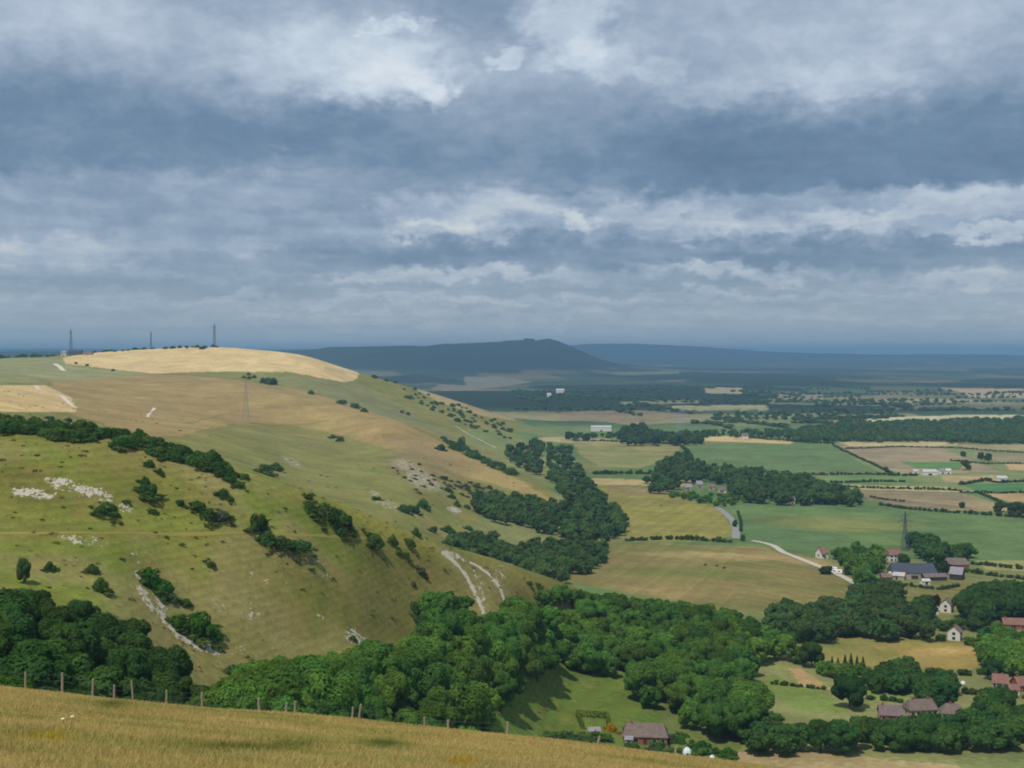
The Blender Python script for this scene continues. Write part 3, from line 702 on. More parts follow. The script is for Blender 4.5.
def poisson(pxpoly, n, dmin):
    """points in the (px, distance) polygon, at least dmin metres apart"""
    xs = [p[0] for p in pxpoly]; ys = [p[1] for p in pxpoly]
    out = []; cell = {}
    for _ in range(n):
        Y = math.sqrt(random.uniform(min(ys) ** 2, max(ys) ** 2)); px = random.uniform(min(xs), max(xs))
        if not inpoly(np.array([px]), np.array([Y]), pxpoly)[0]: continue
        x = float(u_px(px, -.2)) * Y; k = (int(x // dmin), int(Y // dmin)); ok = True
        for a in (-1, 0, 1):
            for b in (-1, 0, 1):
                for (qx, qy) in cell.get((k[0]+a, k[1]+b), ()):
                    if (qx-x) ** 2 + (qy-Y) ** 2 < dmin * dmin: ok = False
        if ok: cell.setdefault(k, []).append((x, Y)); out.append((x, Y, px))
    return out
MEADOW = [(492,752),(500,712),(518,690),(560,674),(602,676),(616,700),(650,717),(674,727),(706,745),(742,752),(752,775),(700,775),(560,752)]
LAWN = [(764,664),(800,664),(830,682),(846,704),(850,716),(800,716),(765,694)]
KEEP = [MEADOW, LAWN]
def wood(pxpoly, n, dmin, hr, wr, base, labelf, group, outline=None, var=.2, keep=True):
    pts = poisson(pxpoly, n, dmin)
    zs = terrain(np.array([p[0] for p in pts]), np.array([p[1] for p in pts]))
    for (x, y, px), z in zip(pts, zs):
        h = random.uniform(*hr); w = h * random.uniform(*wr)
        if outline is not None:
            lim = float(np.interp(px, [o[0] for o in outline], [o[1] for o in outline]))
            for _ in range(4):
                tp = project(x, y, z + h)[1]
                if tp >= lim - 1: break
                h *= .86; w *= .92
            else: continue
            if h < 3.2: continue
        if keep:
            bad = False
            for f in (.0, .35, .7, .95):
                qx, qy = project(x, y, z + h * f)
                for kp in KEEP:
                    for sx in (-.32, 0, .32):
                        if inpoly(np.array([qx + sx * w * F / y]), np.array([qy]), kp)[0]: bad = True
            if bad: continue
        cand(x, y, h, w, gcol(base(px, y) if callable(base) else base, var), labelf(px, y) if callable(labelf) else labelf, group, z)

W1 = [(-330,130),(-330,250),(-20,244),(60,246),(125,250),(170,240),(212,214),(212,170),(100,140)]
wood(W1, 8000, 5.8, (7, 13.5), (.8, 1.15), lambda p, y: G_DARK,
     lambda p, y: 'dark green tree ' + ('at the upper edge' if y > 222 else 'in the middle' if y > 185 else 'low down') + ' in the wood behind the ' + ('leftmost fence posts' if p < 75 else 'middle fence posts' if p < 145 else 'fence posts farthest right'), 'trees of the lower left wood',
     [(-400,575),(0,584),(40,589),(80,596),(110,602),(140,616),(155,632),(175,640),(190,656),(200,676),(213,698)])
OUT2 = [(210,706),(222,676),(240,664),(264,656),(300,650),(330,652),(352,644),(400,638),(428,634),(437,590),(458,590),(474,614),(500,614),(520,597),(545,587),(570,586),(600,590),(640,597),(690,600),(740,610),(770,624),(795,636),(804,650)]
def lab2(p, y):
    a = 'left' if p < 330 else 'below the bare spur' if p < 440 else 'below the white chalk slide' if p < 530 else 'behind the small green meadow' if p < 640 else 'right of the small meadow' if p < 720 else 'at the right end'
    return {'left': 'rounded green tree at the left end of the big central wood'}.get(a, ('bright green' if y < 430 else 'mid green') + ' rounded tree ' + a + ' in the central wood')
W2 = [(214,205),(214,300),(330,330),(440,420),(520,520),(560,640),(690,640),(800,600),(806,560),(770,470),(752,392),(735,378),(700,380),(660,408),(620,438),(600,446),(560,425),(515,392),(492,300),(400,215)]
wood(W2, 30000, 6.4, (7.5, 15.5), (.75, 1.15), lambda p, y: G_MID * (1 - .15 * sstep(480, 600, y)) if p > 420 else G_MID * 1.08, lab2, 'trees of the central wood', OUT2, .24)
W2b = [(742,382),(752,432),(800,430),(1060,436),(1060,386)]
wood(W2b, 5000, 5.8, (7.5, 12), (.85, 1.15), G_DARK * 1.05, lambda p, y: 'dark green tree in the belt above the bottom field, ' + ('left of the big round tree' if p < 800 else 'below the big round tree' if p < 890 else 'below the brown roofed houses' if p < 965 else 'near the right edge'), 'tree belt above the bottom field',
     [(740,694),(752,690),(800,712),(850,712),(880,716),(890,722),(905,716),(920,712),(935,710),(960,716),(990,722),(1024,712),(1060,712)], .2)

def pix_wood(poly, step, hr, wr, base, label, group, drop=.5, var=.2, stuff=None, jit=.5, ymin=90.):
    xs = [p[0] for p in poly]; ys = [p[1] for p in poly]
    y = min(ys)
    sy = step * .42
    while y <= max(ys):
        x = min(xs) + random.uniform(0, step)
        while x <= max(xs):
            qx = x + random.uniform(-jit, jit) * step; qy = y + random.uniform(-jit, jit) * sy
            if inpoly(np.array([qx]), np.array([qy]), poly)[0]:
                p = at(qx, qy, ymin); h = random.uniform(*hr)
                if p.y < 15000:
                    if drop: p = at(qx, qy + drop * h * F / p.y, max(p.y * .6, ymin))
                    if stuff is None: cand(p.x, p.y, h, h * random.uniform(*wr), gcol(base, var), label, group, p.z)
                    else: stuff.append((p.x, p.y, p.z - .3, h, h * random.uniform(*wr), gcol(base, var)))
            x += step
        y += sy
GS = lambda o, k: 'woods along the foot of the far slope'
B1 = [(504,446),(536,440),(570,447),(584,466),(592,485),(620,509),(628,531),(601,537),(589,512),(558,488),(539,472),(523,466),(508,457)]
B2 = [(470,497),(507,493),(551,501),(586,510),(601,524),(595,537),(558,531),(520,521),(489,515),(474,504)]
B3 = [(442,546),(451,538),(489,533),(514,549),(539,540),(576,537),(607,546),(607,563),(579,568),(567,577),(551,577),(520,564),(482,556)]
for b in (B1, B2, B3):
    pix_wood(b, 7.6, (6.5, 11.5) if b is not B3 else (6, 9.5), (.9, 1.2), G_BLUE * 1.0, None, None, .55, .24, STUFF_M, .5, 640.)
# wood by the hamlet between the pale and the green field
pix_wood([(645,480),(668,458),(690,452),(702,464),(745,468),(800,476),(860,494),(850,501),(790,501),(748,498),(728,488),(716,479),(682,480),(668,489),(655,492)], 7.5, (9, 13), (.9, 1.2), G_BLUE, None, None, .5, .2, STUFF_M)
pix_wood([(655,493),(690,494),(728,494),(752,501),(722,505),(700,502)], 6.0, (4, 6.5), (1.0, 1.4), G_MID, None, None, .4, .2, STUFF_M)
# dark woods farther out on the plain
pix_wood([(800,428),(850,424),(920,421),(1080,417),(1080,441),(1000,442),(900,440),(840,440),(790,440)], 3.6, (7, 10.5), (1.1, 1.5), G_BLUE * 1.05, None, None, .4, .12, STUFF_F)
pix_wood([(560,436),(600,434),(700,432),(800,430),(800,438),(720,436),(640,437),(560,438)], 5.0, (6, 11), (1.0, 1.5), G_BLUE * 1.0, None, None, .4, .15, STUFF_F)
pix_wood([(620,431),(640,426),(655,434),(700,436),(700,442),(640,443),(618,440)], 6, (12, 17), (.9, 1.2), G_BLUE * .8, None, None, .4, .15, STUFF_F)
# tree groups round the farms and houses
R = [([(772,615),(800,609),(840,607),(858,592),(868,582),(895,590),(908,612),(924,626),(930,634),(800,638),(775,634)], 11, (6.5, 13), G_BLUE*.95, 'dark green tree in the belt along the far edge of the tan field left of the white house', 'field edge tree belt'),
     ([(834,554),(846,549),(880,549),(884,556),(872,582),(860,582),(848,566)], 8.5, (6, 9.5), G_MID, 'bushy green tree between the white caravans and the slate barn', 'trees left of the barn'),
     ([(908,545),(916,537),(935,540),(945,552),(966,548),(972,556),(950,560),(915,557)], 8.5, (8, 11), G_DARK, 'dark tree standing behind the slate roofed barn', 'trees behind the barn'),
     ([(966,600),(990,592),(1070,590),(1070,614),(1000,614),(972,622),(962,612)], 9.5, (9, 13), G_DARK*.9, 'tall dark tree right of the upper white house', 'trees beside the upper white house'),
     ([(916,606),(930,600),(932,612),(928,624),(918,622)], 8.5, (7, 10), G_DARK, 'dark tree beside the upper white house', 'trees around the upper white house'),
     ([(975,642),(1000,630),(1030,640),(1070,640),(1070,672),(1008,670),(985,662)], 9, (6, 9), G_MID*1.1, 'green bushy tree right of the lower white house near the right edge', 'trees near the right edge'),
     ([(870,680),(884,670),(905,664),(922,672),(918,684),(880,690)], 9, (6, 9), G_DARK*1.05, 'green tree beneath the lower tan field and beside the brown roofs', 'trees above the brown roofed houses'),
     ([(818,668),(870,670),(872,678),(822,674)], 7, (3.5, 5.5), G_MID, 'low green tree in the row beneath the conifer saplings', 'row beneath the saplings'),
     ([(918,690),(935,680),(950,686),(945,700),(925,702)], 9, (8, 11), G_DARK*.95, 'large dark tree between the brown roofs and the red roofed bungalow', 'trees between the village houses'),
     ([(925,566),(960,566),(962,574),(930,576)], 7, (4, 6), G_SCRUB*.9, 'low scrubby tree in front of the farm sheds', 'trees in front of the farm sheds'),
     ([(985,700),(1000,692),(1010,702),(1000,712)], 8, (6, 8), G_DARK*1.1, 'dark tree on the lawn beneath the red roofed bungalow', 'trees beneath the red roofed bungalow'),
     ([(962,716),(985,700),(1010,716),(1060,706),(1060,738),(964,736)], 12, (4.5,8.5), G_DARK*1.1, 'garden tree among the hedges at the lower right, above the bottom tree belt', 'lower right garden trees'),
     ([(800,497),(852,494),(862,502),(845,503)], 6, (7, 9), G_BLUE*.95, 'dark tree right of the grey farm buildings above the green field', 'trees by the grey farm')]
for poly_, st, hr, base, lab, grp in R:
    pix_wood(poly_, st, hr, (.95, 1.25), base, lab, grp, .35, .2)
for poly_, hr in (([(486,632),(520,622),(560,622),(600,640),(616,660),(560,664),(522,676),(502,704),(486,716)], (9, 13)),):
    pix_wood(poly_, 17, hr, (.9, 1.2), G_MID, 'mid green rounded tree in the central wood at the upper edge of the small meadow', 'trees above the small meadow', .3, .24, None, .35)
SOLO = [
 (945,631,12,15,G_DARK,'dark bushy tree behind the left of the bright white house'), (958,629,13,16,G_MID*.9,'green tree directly behind the bright white house'), (974,631,15,18,G_DARK*.95,'dark tree behind the right of the bright white house'), (936,628,10,13,G_DARK,'small dark tree at the field corner left of the bright white house'),
 (930,616,12,13,G_MID*.9,'round green tree left of the upper white house'), (964,616,15,15,G_DARK,'dark round tree right of the upper white house'), (970,645,9,13,G_MID,'bushy low tree right of the bright white house'), (941,641,8,11,G_DARK,'low dark tree left of the bright white house'), (903,566,14,13,G_DARK,'dark tree between the tall farmhouse and the slate barn'), (868,579,12,14,G_MID*.95,'green tree left of the farmyard'),  # px, base py, height px, width px, colour, label
 (850,709,37,42,G_DARK*.8,'large round dark tree standing alone on the lawn'),
 (812,668,30,30,G_DARK*.95,'dark domed tree at the left end of the conifer saplings'),
 (800,664,18,20,G_MID*.9,'mid green tree squeezed beside the dark domed tree at the wood edge'),
 (883,671,10,10,G_RED*1.1,'small copper red tree on the near edge of the lower tan field'),
 (24,583,27,17,lin(92,114,66),'pale thin tree standing on the slope just above the lower left wood'),
 (993,680,24,26,G_DARK*.9,'dark tree above the red roofed bungalow'),
 (936,606,12,9,G_RED*.9,'dark copper tree left of the upper white house'),
 (1000,512,12,16,G_BLUE*.8,'dark tree at the right end of the pink stubble strip'),
 (1016,516,16,20,G_BLUE*.75,'dark tree at the right edge above the big green field'),
 (966,470,11,13,G_BLUE*.8,'dark round tree standing right of the white sheds'),
 (981,460,8,9,G_BLUE*.85,'left one of two round trees on the distant stubble field'),
 (988,461,8,9,G_BLUE*.85,'right one of two round trees on the distant stubble field'),
 (963,457,6,8,G_BLUE*.85,'lone small tree in the distant pink field'),
 (886,473,7,8,G_BLUE*.85,'lone tree at the near corner of the distant green field'),
 (962,508,7,6,G_BLUE*.8,'lone bushy tree on the hedge beneath the pink stubble'),
 (569,440,9,10,G_BLUE*.8,'dark tree at the far left edge of the pale field'),
 (586,441,8,9,G_BLUE*.8,'second dark tree on the far hedge of the pale field'),
 (700,444,10,10,G_BLUE*.8,'dark tree where the pale and the green field meet'),
 (675,446,6,6,G_BLUE*.8,'small tree on the near hedge right of the long white building'),
 (735,527,8,6,G_BLUE*.8,'dark tree beside the bend of the grey road'),
 (743,541,7,7,G_MID*.9,'rounded bush like tree at the junction of road and track'),
 (826,574,9,15,G_SCRUB*.9,'olive tree left of the white caravans'),
 (560,605,22,26,G_MID*1.25,'yellowish green tree at the top of the central wood'),
 (447,622,32,26,G_DARK*1.05,'tall dark tree left of the chalk slide'),
 (874,600,16,20,G_BLUE*.9,'large blue green tree at the near side of the farmyard'),
 (952,692,12,10,G_DARK,'slim dark tree on the hedge right of the brown roofs'),
 (923,692,22,26,G_DARK*.85,'big dark spreading tree above the brown roofed house'),
]
for px, py, hp, wp, col, lab in SOLO:
    p = at(px, py); h = hp * p.y / F
    TREES.append((1e4, p.x, p.y, p.z - .2 - .10 * h, h * 1.1, wp * p.y / F, gcol(col, .04), lab, None))
SAPL = [(832,668,12),(838,668,11),(845,668,14),(851,668,15),(857,668,13),(863,668,12)]
for k, (px, py, hp) in enumerate(SAPL):
    p = at(px, py); h = hp * p.y / F
    plant('conifer_sapling', CONE[k % 2], TRUNK[0], 'trunk', 'crown', p - Vector((0,0,.1)), h, h * .95, gcol(G_DARK * .8, .1),
          ['leftmost slim conifer sapling in the row below the lower tan field','second slim conifer sapling from the left in the row','third slim conifer sapling from the left, taller than the second','tallest slim conifer sapling in the row','slim conifer sapling just right of the tallest one','rightmost slim conifer sapling in the row'][k], 'conifer', 'conifer saplings below the tan field')

for _ in range(85):
    Y = math.exp(random.uniform(math.log(2150), math.log(4600))); px = random.uniform(500, 1080)
    if Y < 2500 and px < 620: continue
    x = float(u_px(px, -.03)) * Y; a = random.choice((.1, .25, 1.75, .15)) + random.uniform(-.15, .15); Ln = random.uniform(120, 420) * (Y / 3000) ** .6
    st = random.uniform(13, 26) * (Y / 3000) ** .5; k = int(Ln / st)
    for i in range(k):
        xx = x + math.cos(a) * i * st + random.uniform(-4, 4); yy = Y + math.sin(a) * i * st + random.uniform(-4, 4); h = random.uniform(5, 10)
        STUFF_F.append((xx, yy, None, h, h * random.uniform(1.2, 2.4), gcol(G_BLUE * 1.0, .2)))
zz_ = [i for i, q in enumerate(STUFF_F) if q[2] is None]
hz_ = terrain(np.array([STUFF_F[i][0] for i in zz_]), np.array([STUFF_F[i][1] for i in zz_]))
for i, h_ in zip(zz_, hz_): STUFF_F[i] = (*STUFF_F[i][:2], float(h_) - 1, *STUFF_F[i][3:])
TREES.sort(key=lambda t: -t[0])
def vis(t):
    px, py = project(t[1], t[2], t[3] + t[4] * .8); return -25 < px < 1049 and py < 800
n_ind = 0; STUFF_N = []
LOD_N = [crown_np(700 + i, 12 + i, 1100, .098, rad=.47, zb=.08) for i in range(4)]
for t in TREES:
    _, x, y, z, h, w, col, lab, grp = t
    if n_ind < 285 and vis(t):
        big = F * h / y > 22
        plant('tree', random.choice(CR_NEAR if big else CR_MID), random.choice(TRUNK), 'trunk', 'crown', (x, y, z), h, w, col, lab, 'tree', grp)
        n_ind += 1
    else:
        (STUFF_N if F * h / y > 17 and vis(t) else STUFF_M).append((x, y, z, h, w, col))
def stuff_trees(name, items, lods, label):
    Vs, Qs, Ts = [], [], []; off = 0
    for (x, y, z, h, w, col) in items:
        V, Q, T = random.choice(lods); a = random.uniform(0, 2*PI); c, s = math.cos(a), math.sin(a)
        Vw = np.empty_like(V); Vw[:, 0] = x + (V[:, 0]*c - V[:, 1]*s) * w; Vw[:, 1] = y + (V[:, 0]*s + V[:, 1]*c) * w; Vw[:, 2] = z + V[:, 2] * h
        Vs.append(Vw); Qs.append(Q + off); Ts.append(T * np.array(col)); off += len(V)
    me = mesh_np(name, np.vstack(Vs), np.vstack(Qs), [leafm]); set_col(me, 'tint', np.vstack(Ts))
    o = link(bpy.data.objects.new(name, me)); o.color = (1, 1, 1, 1); tag(o, label, 'woodland', kind='stuff'); return o
stuff_trees('woodland', STUFF_N, LOD_N, 'inner trees of the central wood that merge into one green mass')
stuff_trees('woodland', STUFF_M, LOD_M, 'blue green woods on the hill foot, round the hamlet and behind the nearer trees')
stuff_trees('distant_woodland', STUFF_F, LOD_F, 'dark strips of far woodland across the plain')
print('trees', len(TREES), 'indiv', n_ind, 'stuff', len(STUFF_N), len(STUFF_M), len(STUFF_F))
# ------------------------------------------------------------------ simple materials
_mc = {}
def cmat(name, col, rough=.85, var=.18, scale=1.5, metal=0.0):
    if name in _mc: return _mc[name]
    m, nt, b = new_mat(name); p = nt.new('ShaderNodeTexCoord').outputs['Object']
    n = nt.noise(p, scale, 4, .6)
    c = np.array(col)
    nt.l.new(nt.mix(n, c * (1 - var), np.minimum(c * (1 + var), .95)), b.inputs['Base Color'])
    b.inputs['Roughness'].default_value = rough; b.inputs['Metallic'].default_value = metal
    _mc[name] = m; return m
def roofmat(name, col):
    if name in _mc: return _mc[name]
    m, nt, b = new_mat(name); p = nt.new('ShaderNodeTexCoord').outputs['Object']
    n = nt.noise(p, .9, 5, .65); br = nt.new('ShaderNodeTexBrick', inp={'Vector': p, 'Scale': 2.2, 'Mortar Size': .03, 'Color1': (*col, 1), 'Color2': (*(np.array(col) * .78), 1), 'Mortar': (*(np.array(col) * .5), 1)})
    nt.l.new(nt.mix(nt.rng(n, .35, .75, 0, .5), br.outputs[0], np.array(col) * 1.35 + .02), b.inputs['Base Color']); b.inputs['Roughness'].default_value = .9
    _mc[name] = m; return m
WHITE = cmat('white_render', lin(218, 214, 204), .8, .1, .6)
GLASS = cmat('window_glass', lin(40, 46, 52), .15, .2)
BRICK = cmat('red_brick', lin(150, 88, 68), .9, .25, 2)
STONE = cmat('flint_stone', lin(170, 158, 138), .9, .25, 2)
DKWOOD = cmat('dark_boards', lin(70, 62, 54), .9, .25, 2)
TIMBER = cmat('grey_timber', lin(150, 138, 120), .95, .3, 9)
STEEL = cmat('galvanised_steel', lin(118, 126, 136), .6, .12, 2)
DSTEEL = cmat('painted_steel', lin(84, 92, 104), .6, .12, 2)
R_BROWN = roofmat('brown_tiles', lin(122, 106, 98)); R_RED = roofmat('red_tiles', lin(138, 102, 90)); R_SLATE = roofmat('slate', lin(74, 80, 92))
R_MAUVE = roofmat('mauve_tiles', lin(124, 106, 106)); R_GREY = roofmat('grey_sheet', lin(150, 144, 148)); R_PALE = roofmat('pale_sheet', lin(190, 184, 176)); R_WHITE = roofmat('white_sheet', lin(198, 196, 190))

def bx(bm, x0, x1, y0, y1, z0, z1):
    v = [bm.verts.new(p) for p in ((x0,y0,z0),(x1,y0,z0),(x1,y1,z0),(x0,y1,z0),(x0,y0,z1),(x1,y0,z1),(x1,y1,z1),(x0,y1,z1))]
    for f in ((3,2,1,0),(4,5,6,7),(0,1,5,4),(1,2,6,5),(2,3,7,6),(3,0,4,7)): bm.faces.new([v[i] for i in f])
def building(name, label, cat, loc, rz, L, Wd, H, RH, wall, roof, group=None, hip=0.0, wins=3, door=True, chim=1, endwall=None, rows=1, over=.35):
    """gabled building: ridge along local x, front towards local -y"""
    o = empty(name, loc, rz); tag(o, label, cat, group)
    bm = bmesh.new(); l, w = L / 2, Wd / 2
    b0 = [bm.verts.new(p) for p in ((-l,-w,-1.2),(l,-w,-1.2),(l,w,-1.2),(-l,w,-1.2))]
    b1 = [bm.verts.new(p) for p in ((-l,-w,H),(l,-w,H),(l,w,H),(-l,w,H))]
    for i in range(4): bm.faces.new((b0[i], b0[(i+1)%4], b1[(i+1)%4], b1[i]))
    g = [bm.verts.new((-l + hip*.9, 0, H + RH - .12)), bm.verts.new((l - hip*.9, 0, H + RH - .12))]
    bm.faces.new((b1[3], b1[0], g[0])); bm.faces.new((b1[1], b1[2], g[1])); bm.faces.new((b1[0], b1[1], g[1], g[0])); bm.faces.new((b1[2], b1[3], g[0], g[1]))
    bm_obj('wall', bm, wall, o)
    bm = bmesh.new(); e = over; k = RH / w; t = .18
    def slab(dz):
        A = [(-l-e,-w-e,H-e*k+dz),(l+e,-w-e,H-e*k+dz),(l+e,w+e,H-e*k+dz),(-l-e,w+e,H-e*k+dz),(-l-e+hip,0,H+RH+dz),(l+e-hip,0,H+RH+dz)]
        return [bm.verts.new(p) for p in A]
    a = slab(.04); b = slab(.04 + t)
    for s, fl in ((a, True), (b, False)):
        for f in ((0,1,5,4),(2,3,4,5)) + (((1,2,5),(3,0,4)) if hip > 0 else ()):
            bm.faces.new([s[i] for i in (f[::-1] if fl else f)])
    for i, j in ((0,1),(2,3)) + (((1,2),(3,0)) if hip > 0 else ((1,5),(5,2),(3,4),(4,0))): bm.faces.new((a[i], a[j], b[j], b[i]))
    ro = bm_obj('roof', bm, roof, o)
    for c in range(chim):
        bm = bmesh.new(); cx = (-l + 1.2 + hip) if c == 0 else (l - 1.2 - hip); bx(bm, cx-.34, cx+.34, -.3, .3, H+RH-.9, H+RH+.6); bx(bm, cx-.4, cx+.4, -.36, .36, H+RH+.6, H+RH+.72); bx(bm, cx-.12, cx+.12, -.12, .12, H+RH+.72, H+RH+1.0)
        bm_obj('chimney', bm, BRICK, ro)
    zs = [H * (i + .55) / rows for i in range(rows)]
    ww = min(.65, L / (wins * 3.2 + .1)) if wins else 0
    first = None
    for z in zs:
        for i in range(wins):
            x = -l + L * (i + .5) / wins
            if door and z == zs[0] and i == wins // 2: continue
            for sd in (-1, 1):
                fr = bmesh.new(); bx(fr, x-ww-.08, x+ww+.08, sd*(w+.03)-.03, sd*(w+.03)+.03, z-.62, z+.62); fo = bm_obj('window', fr, WHITE if wall is not WHITE else DKWOOD, o)
                pn = bmesh.new(); bx(pn, x-ww, x+ww, sd*(w+.075)-.01, sd*(w+.075)+.01, z-.54, z+.54); bm_obj('pane', pn, GLASS, fo)
        if wins:
            for sd in (-1, 1):
                fr = bmesh.new(); bx(fr, sd*(l+.03)-.03, sd*(l+.03)+.03, -.7, .7, z-.62, z+.62); fo = bm_obj('window', fr, WHITE if wall is not WHITE else DKWOOD, o)
                pn = bmesh.new(); bx(pn, sd*(l+.075)-.01, sd*(l+.075)+.01, -.62, .62, z-.54, z+.54); bm_obj('pane', pn, GLASS, fo)
    if door:
        d = bmesh.new(); dw = .55 if wins else min(2.0, L * .18); dh = min(2.1, H - .15)
        bx(d, -dw, dw, -w-.06, -w+.01, -.1, dh); do = bm_obj('door', d, DKWOOD, o)
        hd = bmesh.new(); bx(hd, dw*.7-.04, dw*.7+.04, -w-.12, -w-.06, 1.0, 1.12); bm_obj('handle', hd, STEEL, do)
    if endwall:
        for sd in endwall[1]:
            bm = bmesh.new(); x = sd * (l + .012)
            v = [bm.verts.new(p) for p in ((x,-w*.98,-.8),(x,w*.98,-.8),(x,w*.98,H),(x,0,H+RH-.25),(x,-w*.98,H))]; bm.faces.new(v if sd > 0 else v[::-1])
            bm_obj('end_wall', bm, endwall[0], o)
    return o
def hs(px, py, wpx): p = at(px, py); m = p.y / F; return p, wpx * m, m
D2 = math.radians
# --- the near bungalow and its garden
p, L, m = hs(645, 741, 44)
building('bungalow', 'brown roofed brick bungalow with hipped end, in the garden below the small meadow', 'house', p, D2(-6), L, 8.5, 2.7, 3.0, BRICK, R_BROWN, None, 1.6, 5, True, 1, (WHITE, (-1,)))
def garden_tent(px, py, w, lab):
    p, L, m = hs(px, py, w); o = empty('garden_tent', p); tag(o, lab, 'tent')
    bm = bmesh.new(); n = 12
    prof = [(L*.5, 0), (L*.5, L*.35), (L*.42, L*.62), (L*.22, L*.86), (.02, L*.98)]
    rg = [[bm.verts.new((r*math.cos(2*PI*k/n), r*math.sin(2*PI*k/n), z - .1)) for k in range(n)] for r, z in prof]
    for a, b in zip(rg, rg[1:]):
        for k in range(n): bm.faces.new((a[k], a[(k+1)%n], b[(k+1)%n], b[k]))
    bm_obj('canvas', bm, cmat('pale_canvas', lin(214, 226, 232), .6, .05), o)
    bm = bmesh.new()
    for k in range(0, n, 3):
        a = 2*PI*k/n; tube(bm, [(r*1.01*math.cos(a), r*1.01*math.sin(a), z-.1) for r, z in prof], [.05]*5, 5)
    bm_obj('frame', bm, STEEL, o)
    bm = bmesh.new(); bx(bm, -.5, .5, -L*.5-.06, -L*.5+.02, -.05, L*.34); bm_obj('door', bm, DKWOOD, o)
garden_tent(687, 755, 9, 'pale domed garden tent on the lawn right of the brown roofed bungalow')
garden_tent(712, 760, 6, 'small pale domed shelter near the right end of the garden')
p, L, m = hs(629, 744, 7)
building('garden_shed', 'small pale blue white shed at the left front of the bungalow', 'shed', p, D2(-10), L, 2.0, 1.8, .6, cmat('pale_blue_boards', lin(190, 208, 214)), R_GREY, None, 0, 0, True, 0)
p, L, m = hs(594, 735, 11)
building('summer_house', 'low pale stone garden building left of the bungalow behind the clipped hedge', 'shed', p, D2(5), L, 2.6, 1.7, .8, STONE, R_GREY, None, 0, 2, True, 0)
# clipped hedge round the vegetable plot
def hedge_box(name, lab, pts, h, t, col):
    o = None; Vs, Qs, Ts, off = [], [], [], 0; r = np.random.default_rng(9)
    for a, b in zip(pts, pts[1:]):
        a = Vector(a); b = Vector(b); Ld = (b - a).length; d = (b - a).normalized(); nrm = Vector((-d.y, d.x, 0)); n = int(Ld * h * 26)
        tt = r.uniform(0, 1, n); side = r.integers(0, 3, n)
        P = np.array(a) + np.outer(tt, np.array(b - a)); q = r.uniform(0, 1, n); s = np.where(side == 0, -1, np.where(side == 1, 1, r.uniform(-1, 1, n)))
        P += np.outer(s * t * .5, np.array(nrm)); P[:, 2] += np.where(side == 2, h, q * h)
        N = np.outer(np.where(side == 2, 0, s), np.array(nrm)); N[:, 2] += (side == 2) * 1.0; N += .3 * r.normal(size=N.shape); N /= np.linalg.norm(N, axis=1)[:, None]
        V, Q = quads(P, N, r.uniform(.22, .4, n), r); Vs.append(V); Qs.append(Q + off); off += len(V); Ts.append(np.repeat(np.outer(r.uniform(.8, 1.2, n), col), 4, 0))
    me = mesh_np(name, np.vstack(Vs), np.vstack(Qs), [leafm]); set_col(me, 'tint', np.vstack(Ts)); o = link(bpy.data.objects.new(name, me)); o.color = (1,1,1,1); tag(o, lab, 'hedge'); return o
hp = [at(x, y) for x, y in ((583, 730), (577, 716), (607, 718), (609, 728))]
hedge_box('clipped_hedge', 'square yellow green clipped hedge round the garden plot left of the bungalow', hp, 2.0, 1.2, lin(98, 120, 40))

